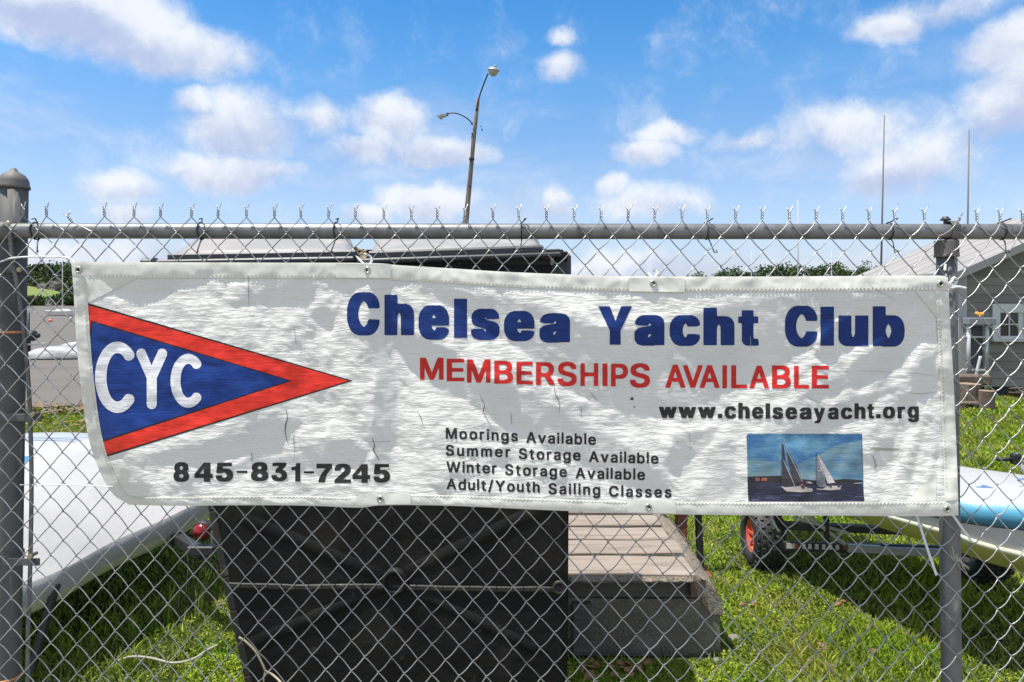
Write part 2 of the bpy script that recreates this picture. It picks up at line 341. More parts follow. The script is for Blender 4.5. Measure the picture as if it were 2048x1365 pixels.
def blue_band(m,nt,b,col):
    N=nt.nodes;L=nt.links; tc=N.new('ShaderNodeTexCoord'); at=N.new('ShaderNodeAttribute'); at.attribute_name='band'
    n=N.new('ShaderNodeTexNoise'); n.inputs['Scale'].default_value=6; n.inputs['Detail'].default_value=6; mp=N.new('ShaderNodeMapping'); mp.inputs['Scale'].default_value=(.6,.6,5)
    L.new(tc.outputs['Object'],mp.inputs[0]); L.new(mp.outputs[0],n.inputs['Vector'])
    a=N.new('ShaderNodeMath'); a.operation='MULTIPLY_ADD'; L.new(n.outputs[0],a.inputs[0]); a.inputs[1].default_value=.55; L.new(at.outputs['Fac'],a.inputs[2])
    r=N.new('ShaderNodeValToRGB'); L.new(a.outputs[0],r.inputs[0]); e=r.color_ramp.elements
    e[0].position=.18; e[0].color=(.42,.60,.66,1); e[1].position=1.2; e[1].color=(.006,.012,.03,1)
    q=e.new(.55); q.color=(.10,.36,.52,1); q=e.new(.95); q.color=(.02,.10,.22,1)
    L.new(r.outputs[0],b.inputs['Base Color'])
M['blue_band']=mat('blue_fade_band',(.1,.3,.5),.35,extra=blue_band)
M['rubber']=mat('black_rubber',(.022,.022,.023),.6,noise=(30,4,(.06,.058,.055),.5,.8,(1,1,1)),bump=(90,.3,.003,(1,1,1)))
M['hub_red']=mat('red_wheel_hub',(.62,.10,.055),.45)
M['alu']=mat('aluminium_bar',(.50,.50,.49),.4,.6,noise=(12,4,(.34,.34,.33),.5,.8,(1,1,1)))
M['steel_dark']=mat('dark_painted_steel',(.03,.03,.03),.5,noise=(20,4,(.07,.06,.05),.5,.8,(1,1,1)))
M['tape_w']=mat('tape_white',(.58,.58,.54),.5); M['tape_r']=mat('tape_red',(.42,.07,.04),.5)
M['lens']=mat('red_lens',(.20,.004,.007),.25,spec=.5,noise=(50,2,(.25,.008,.01),.4,.6,(1,1,1)))
M['siding']=mat('grey_siding',(.25,.235,.195),.8,noise=[(5,6,(.20,.188,.155),.4,.7,(.3,1,2)),(50,5,(.26,.25,.215),.6,.8,(.1,1,2))],bump=(40,.3,.004,(.15,1,3)),extra=vary(.85,1.15))
M['trim_grey']=mat('pale_trim_board',(.44,.44,.42),.7,noise=(9,5,(.37,.37,.35),.5,.7,(1,1,.3)))
M['trim_white']=mat('white_window_trim',(.66,.66,.60),.6,noise=(12,5,(.56,.55,.48),.5,.75,(1,1,1)))
M['fascia']=mat('rake_board_grey',(.24,.24,.225),.7)
M['roof']=mat('pale_metal_roof',(.33,.31,.285),.7,noise=(1.5,5,(.28,.265,.245),.4,.7,(1,1,1)))
M['glass']=mat('dark_window_glass',(.015,.017,.018),.08,noise=(9,3,(.05,.05,.045),.5,.7,(1,1,1)),spec=.6)
M['pvc']=mat('pale_grey_pvc',(.50,.51,.50),.5); M['pvc_green']=mat('mossy_post',(.27,.29,.17),.8)
M['box_grey']=mat('grey_utility_box',(.22,.235,.25),.6); M['box_dark']=mat('dark_panel',(.07,.073,.075),.7)
M['log']=mat('log_bark',(.13,.095,.068),.9,noise=(9,6,(.22,.165,.12),.45,.7,(3,3,.5)),bump=(20,.9,.02,(3,3,.5)))
M['log_end']=mat('log_cut_face',(.30,.21,.13),.85,noise=(14,5,(.34,.25,.16),.45,.7,(1,1,1)))
M['pole_wood']=mat('utility_pole_wood',(.24,.18,.14),.9,noise=[(2.5,6,(.34,.28,.24),.45,.65,(3,3,.5)),(9,4,(.10,.075,.06),.58,.72,(4,4,.6))],bump=(12,.6,.02,(4,4,.4)))
M['lamp_head']=mat('lamp_housing',(.36,.37,.36),.5,.3); M['lamp_bowl']=mat('lamp_lens_bowl',(.50,.46,.36),.25)
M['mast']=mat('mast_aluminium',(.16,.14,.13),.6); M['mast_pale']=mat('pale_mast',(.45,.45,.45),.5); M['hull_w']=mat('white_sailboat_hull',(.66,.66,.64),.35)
M['tarp']=mat('white_dinghy_cover',(.42,.42,.42),.8,noise=(2,5,(.24,.24,.245),.45,.65,(.5,1,2)),bump=(3,.7,.1,(.6,1,2)))
M['buoy_o']=mat('orange_buoy',(.75,.20,.12),.5); M['buoy_w']=mat('white_buoy',(.7,.7,.68),.5)
M['debris']=mat('dry_debris',(.27,.19,.11),.95,noise=(18,3,(.13,.09,.05),.4,.65,(1,1,1)))
M['deadleaf']=mat('dead_leaf_brown',(.30,.15,.07),.85,noise=(30,3,(.17,.08,.04),.4,.6,(1,1,1)))
M['stone']=mat('pale_stone',(.20,.19,.16),.9,bump=(30,.6,.01,(1,1,1)))
M['rope']=mat('tan_rope',(.40,.33,.22),.9,bump=(200,.6,.004,(1,1,1)))
M['stick']=mat('bleached_stick',(.38,.36,.28),.85)
M['straw']=mat('dry_straw',(.50,.46,.32),.8)
M['orange']=mat('orange_clip_plastic',(.85,.38,.06),.5)
M['far_wall']=mat('far_house_wall',(.46,.36,.33),.8); M['far_roof']=mat('far_house_roof',(.20,.17,.16),.8)
M['bird']=mat('bird_grey',(.12,.12,.13),.8)
# ================================================================ setting: ground, water, far shore
def setting():
    # land: polygon with a bank down to below the water
    shore=[(-60,10.6),(-20,10.9),(-9.5,10.7),(-7.2,10.9),(-6.4,12.5),(-8,19),(-11.5,31),(-10,44),(4,50),(8,36),(10,24),(60,23)]
    sh=[np.array(p) for p in cat([(*p,0) for p in shore],6)]
    top=[];bank=[]
    for i,p in enumerate(sh):
        a=sh[max(i-1,0)]; b=sh[min(i+1,len(sh)-1)]; t=(b-a)[:2]; t/=np.hypot(*t); nrm=np.array([-t[1],t[0]])
        j=.12*float(vnoise(i*.8,3.3))
        top.append((p[0]+nrm[0]*j,p[1]+nrm[1]*j,.0)); bank.append((p[0]+nrm[0]*(1.5+j),p[1]+nrm[1]*(1.5+j),-1.5))
    n=len(sh); back=[(60,-30,0),(-60,-30,0)]
    pts=[(x,y) for x,y,_ in top]+[(60,-30),(-60,-30)]
    # interior grid for gentle relief
    inner=[(x,y) for x in np.arange(-58,58,1.0) for y in np.concatenate([np.arange(-28,2,2.0),np.arange(2,12,.5),np.arange(12,50,1.5)])]
    P0=[Vector(p) for p in pts]; E0=[(i,(i+1)%len(pts)) for i in range(len(pts))]
    def inside(x,y):
        c=False; m=len(pts); j=m-1
        for i in range(m):
            xi,yi=pts[i]; xj,yj=pts[j]
            if (yi>y)!=(yj>y) and x<(xj-xi)*(y-yi)/(yj-yi)+xi: c=not c
            j=i
        return c
    P0+= [Vector(p) for p in inner if inside(*p)]
    r=delaunay_2d_cdt(P0,E0,[],0,1e-6)
    V=[];Fc=[]
    for v in r[0]:
        V.append((v.x,v.y,0))
    for f in r[2]:
        cx=sum(V[i][0] for i in f)/3; cy=sum(V[i][1] for i in f)/3
        if inside(cx,cy): Fc.append(tuple(f))
    V=[(x,y,(.015*float(vnoise(x*.7,y*.7,5)) if inside(x,y) else 0)) for x,y,z in V]
    b=len(V); V+=top+bank
    for i in range(n-1): Fc.append((b+i,b+i+1,b+n+i+1,b+n+i))
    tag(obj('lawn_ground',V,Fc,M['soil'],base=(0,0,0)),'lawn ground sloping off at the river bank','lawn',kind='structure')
    S=4000
    tag(obj('water',[(-S,-60,-.6),(S,-60,-.6),(S,S,-.6),(-S,S,-.6)],[(0,1,2,3)],M['water'],base=(0,0,-.6)),'brownish grey calm river behind the fence','river',kind='structure')
    # far shore: a long low rise, higher at the left of the view and again at the right
    def top_h(px):
        return np.interp(px,[-1500,-300,-50,60,150,260,500,1100,1330,1420,1550,1700,1900,2300,3500],[30,32,30,27,27,18,7,7,12,20,24,25,24,26,28])
    V=[];Fc=[]; nx=160; ys=np.linspace(500,640,15)
    for i in range(nx):
        px=-1500+i*5000/(nx-1)
        for j,y in enumerate(ys):
            x=(px-CX)/F*y; t=smooth01((y-500)/60)
            lawn=1.0
            z=-.7+ .6*smooth01((y-500)/4)+ top_h(px)*t*(.9+.1*float(vnoise(x/30,y/30,9)))
            V.append((x,y,z))
    ny=len(ys)
    for i in range(nx-1):
        for j in range(ny-1): Fc.append((i*ny+j,(i+1)*ny+j,(i+1)*ny+j+1,i*ny+j+1))
    tag(obj('far_hill',V,Fc,M['hill'],smooth=True,base=(0,560,-.7)),'low green hill along the far bank of the river','hill',kind='structure')
    # open field on that slope
    V=[];Fc=[]
    g=[(20,30,503),(140,112,503)]
    fp=[(-20,505.5,2.1),(112,505.5,2.1),(120,524,0),(60,531,0),(-20,530,0)]
    for px,y,_ in fp:
        x=(px-CX)/F*y; z=-.7+.6+top_h(px)*float(smooth01((y-500)/60))*.95+1.2; V.append((x,y,z))
    tag(obj('far_field',V,[tuple(range(len(V)))],M['field']),'pale green open field on the far river bank','field',kind='structure')
    # wood: clumps of leaf-sized faces on the hill, trees one cannot count
    Vs=[];Fs=[]; R=np.random.default_rng(3)
    def tree(x,y,z,h,w,n):
        # crown of several lobes, each a shell of small faces
        lob=[(R.normal(0,.28)*w,R.normal(0,.28)*w,h*(.45+.5*R.random()),w*(.28+.25*R.random())) for _ in range(7)]
        for k in range(n):
            lx,ly,lz,lr=lob[k%7]; d=R.normal(size=3); d/=np.linalg.norm(d); d*=lr*(.8+.3*R.random()); c=np.array([x+lx+d[0],y+ly+d[1],z+lz+d[2]*.85])
            s=.55+.5*R.random(); a=R.normal(size=3); a/=np.linalg.norm(a); b_=np.cross(a,R.normal(size=3)); b_/=np.linalg.norm(b_)
            i=len(Vs); Vs.extend([tuple(c+a*s),tuple(c+b_*s),tuple(c-a*s*.8),tuple(c-b_*s*.9)]); Fs.append((i,i+1,i+2,i+3))
    def row(px0,px1,y0,y1,cnt,hmin,hmax,nn,skip=None):
        for _ in range(cnt):
            px=px0+(px1-px0)*R.random(); y=y0+(y1-y0)*R.random(); 
            if skip and skip(px,y): continue
            x=(px-CX)/F*y; z=-.1+top_h(px)*float(smooth01((y-500)/60))*.95; h=hmin+(hmax-hmin)*R.random()
            tree(x,y,z-h*.25,h,h*.75,nn)
    fld=lambda px,y: px<118 and 505.2<y<532
    row(-60,230,500.5,505,80,6,8,80)
    row(-60,230,531,560,100,5,9,110,fld); row(-60,230,535,556,16,10,14,150)
    row(110,230,505,540,30,5,9,110)
    row(-60,230,556,590,70,7,11,100)
    row(230,1330,505,600,90,5,8,60)
    row(1330,1760,505,590,120,4,8,90); row(1370,1760,540,575,34,9,14,150)
    row(1760,2300,505,600,60,7,10,60)
    row(-900,-60,505,600,70,7,10,50)
    tag(obj('far_wood',Vs,Fs,M['wood_leaf'],base=(0,560,0)),'dark green wood along the far river bank','wood',kind='stuff')
    # houses on the far bank
    for k,(px,py,w,h,lab) in enumerate([(83,578,6,4,'small far house with pinkish walls left of the mast among trees'),(108,576,8,5.5,'larger far house with a steep roof left of the boat mast'),(101,607,7,3,'tiny white waterside hut just above the white sailboat')]):
        y=530 if k<2 else 500.8; c=P(px,py,y); t=thing('far_house',lab,'house',(c[0],c[1],c[2]-h/2),'houses on the far river bank')
        mb=MB(); mb.box((c[0],c[1],c[2]),(w*.35+1.5,5,h)); mb.build('wall',M['far_wall'] if k<2 else M['trim_white'],t)
        hw=(w*.35+1.5)/2+.5; z0=c[2]+h/2+.02; V=[(c[0]-hw,c[1]-3,z0),(c[0]+hw,c[1]-3,z0),(c[0]+hw,c[1]+3,z0),(c[0]-hw,c[1]+3,z0),(c[0],c[1]-3,z0+h*.45),(c[0],c[1]+3,z0+h*.45)]
        obj('roof',V,[(0,1,4),(2,3,5),(1,2,5,4),(3,0,4,5),(3,2,1,0)],M['far_roof'],t)
        for s in (-.5,.5):
            mb=MB(); mb.box((c[0]+s*hw*.9,c[1]-2.55,c[2]+.2),(.9,.08,1.3)); mb.build('window',M['glass'],t)
setting()
def reflector():  # pale ground out of view, added to bounce warm light onto the banner
    V=[];Fc=[]; xs=np.linspace(-40,40,61); ys=np.linspace(-24,1.95,30)
    for x in xs:
        for y in ys: V.append((x,y,.012+.004*float(vnoise(x*2,y*2,12))))
    for i in range(60):
        for j in range(29): Fc.append((i*30+j,(i+1)*30+j,(i+1)*30+j+1,i*30+j+1))
    tag(obj('gravel_reflector',V,Fc,mat('pale_gravel',(.29,.265,.215),.95,noise=(60,4,(.20,.18,.15),.4,.65,(1,1,1)),bump=(90,.8,.02,(1,1,1))),base=(0,0,0)),'pale gravel drive added unseen before the fence to bounce light onto the banner','reflector',kind='structure')
reflector()
# ================================================================ grass
def grass():
    R=np.random.default_rng(11)
    def region(n,y0,y1):
        Y=y0*(y1/y0)**R.random(n); X=(R.random(n)*2.0-.92)*Y; py=HZ+EYE*F/Y; px=CX+X/Y*F
        hid=(px>215)&(px<1895)&(py<1005); keep=~hid|(R.random(n)<.3)
        hid2=(px>545)&(px<1130)&(Y>2.75)&(py>1030); keep&=~hid2|(R.random(n)<.1)
        inw=(Y>10.6)&(X<-6); keep&=~inw
        keep&=~((X>-.97)&(X<.22)&(Y>2.62)&(Y<3.05)); keep&=~((X>.2)&(X<.97)&(Y>3.12)&(Y<5))
        keep&=~((X>7.6)&(Y>12))
        return X[keep],Y[keep]
    # upright blades
    ub=lambda X,Y: ((X<-1.55-.25*(Y-3.4))&(X>-3.6)&(Y<5.2)&(Y>2.7))|((X>1.75+.28*(3.9-Y))&(Y<4.9)&(Y>3.0)&(X<3.6))  # region under the boats, grass thinned there to deepen the shade
    X,Y=region(390000,2.55,13); n=len(X); h=(.018+.028*R.random(n))*(1+.06*(Y-3)); tall=vnoise(X*1.3,Y*1.3,4)>.45; h=np.where(tall,h*1.5,h)
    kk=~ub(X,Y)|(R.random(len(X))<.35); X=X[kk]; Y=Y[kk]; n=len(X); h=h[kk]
    w=(.0022+.0025*R.random(n))*(1+.35*(Y-2.6)); a=R.random(n)*6.283; lx=R.normal(0,.6,n)*h; ly=R.normal(0,.6,n)*h
    dx=np.cos(a)*w; dy=np.sin(a)*w; z0=np.zeros(n)-.01
    v0=np.stack([X-dx,Y-dy,z0],1); v1=np.stack([X+dx,Y+dy,z0],1); v2=np.stack([X+lx*.4+dx*.8,Y+ly*.4+dy*.8,h*.6],1); v3=np.stack([X+lx,Y+ly,h],1); v4=np.stack([X+lx*.4-dx*.8,Y+ly*.4-dy*.8,h*.6],1)
    V1=np.stack([v0,v1,v2,v3,v4],1).reshape(-1,3); f1=(np.arange(n)*5)[:,None]+np.array([0,1,2,3,4])
    rnd1=np.clip(.46+.20*R.normal(size=n)+.2*vnoise(X*9,Y*9,16)+.25*vnoise(X*3,Y*3,8),0,1)
    # clover and broad leaves lying nearly level
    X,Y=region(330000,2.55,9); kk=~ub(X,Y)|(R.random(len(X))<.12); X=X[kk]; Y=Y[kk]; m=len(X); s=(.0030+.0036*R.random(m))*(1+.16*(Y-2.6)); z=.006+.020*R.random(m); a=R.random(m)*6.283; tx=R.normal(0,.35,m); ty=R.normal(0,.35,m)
    q=[]
    for k in range(5):
        an=a+k*6.283/5; ux=np.cos(an)*s; uy=np.sin(an)*s; q.append(np.stack([X+ux,Y+uy,z+ux*tx+uy*ty],1))
    V2=np.stack(q,1).reshape(-1,3); f2=(np.arange(m)*5)[:,None]+np.arange(5)+len(V1)
    rnd2=np.clip(.42+.13*R.normal(size=m)+.30*vnoise(X*2.4,Y*2.4,6)+.22*vnoise(X*9,Y*9,16),0,.95)
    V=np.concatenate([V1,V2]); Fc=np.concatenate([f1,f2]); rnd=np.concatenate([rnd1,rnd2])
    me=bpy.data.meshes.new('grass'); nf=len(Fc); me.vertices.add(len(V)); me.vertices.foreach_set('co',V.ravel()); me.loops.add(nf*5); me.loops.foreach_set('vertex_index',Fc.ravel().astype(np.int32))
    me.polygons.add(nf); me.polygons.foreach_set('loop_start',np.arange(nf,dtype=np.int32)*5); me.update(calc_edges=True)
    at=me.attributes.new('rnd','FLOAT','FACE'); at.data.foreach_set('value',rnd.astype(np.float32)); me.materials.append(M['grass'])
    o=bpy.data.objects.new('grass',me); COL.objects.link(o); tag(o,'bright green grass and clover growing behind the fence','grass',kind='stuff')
    # debris along the bank at the left
    V=[];Fc=[]
    for _ in range(1400):
        y=8.4+2.5*R.random(); x=-.72*y+ (R.random()-.5)*2.6; 
        if R.random()>(.10 if y<9.9 else .85): continue
        s=.012+.03*R.random(); L_=.02+.12*R.random()**3; a=R.random()*6.283; i=len(V); c,s_=math.cos(a),math.sin(a); z=.015+.05*R.random()
        for (u,v,w_) in((-L_,-s*.4,0),(L_,-s*.4,.02),(L_,s*.4,.03),(-L_,s*.4,.01)): V.append((x+u*c-v*s_,y+u*s_+v*c,z+w_))
        Fc.append((i,i+1,i+2,i+3))
    tag(obj('bank_debris',V,Fc,M['debris'],base=(-7,10,0)),'brown driftwood and dry reed litter along the river bank','debris',kind='stuff')
grass()
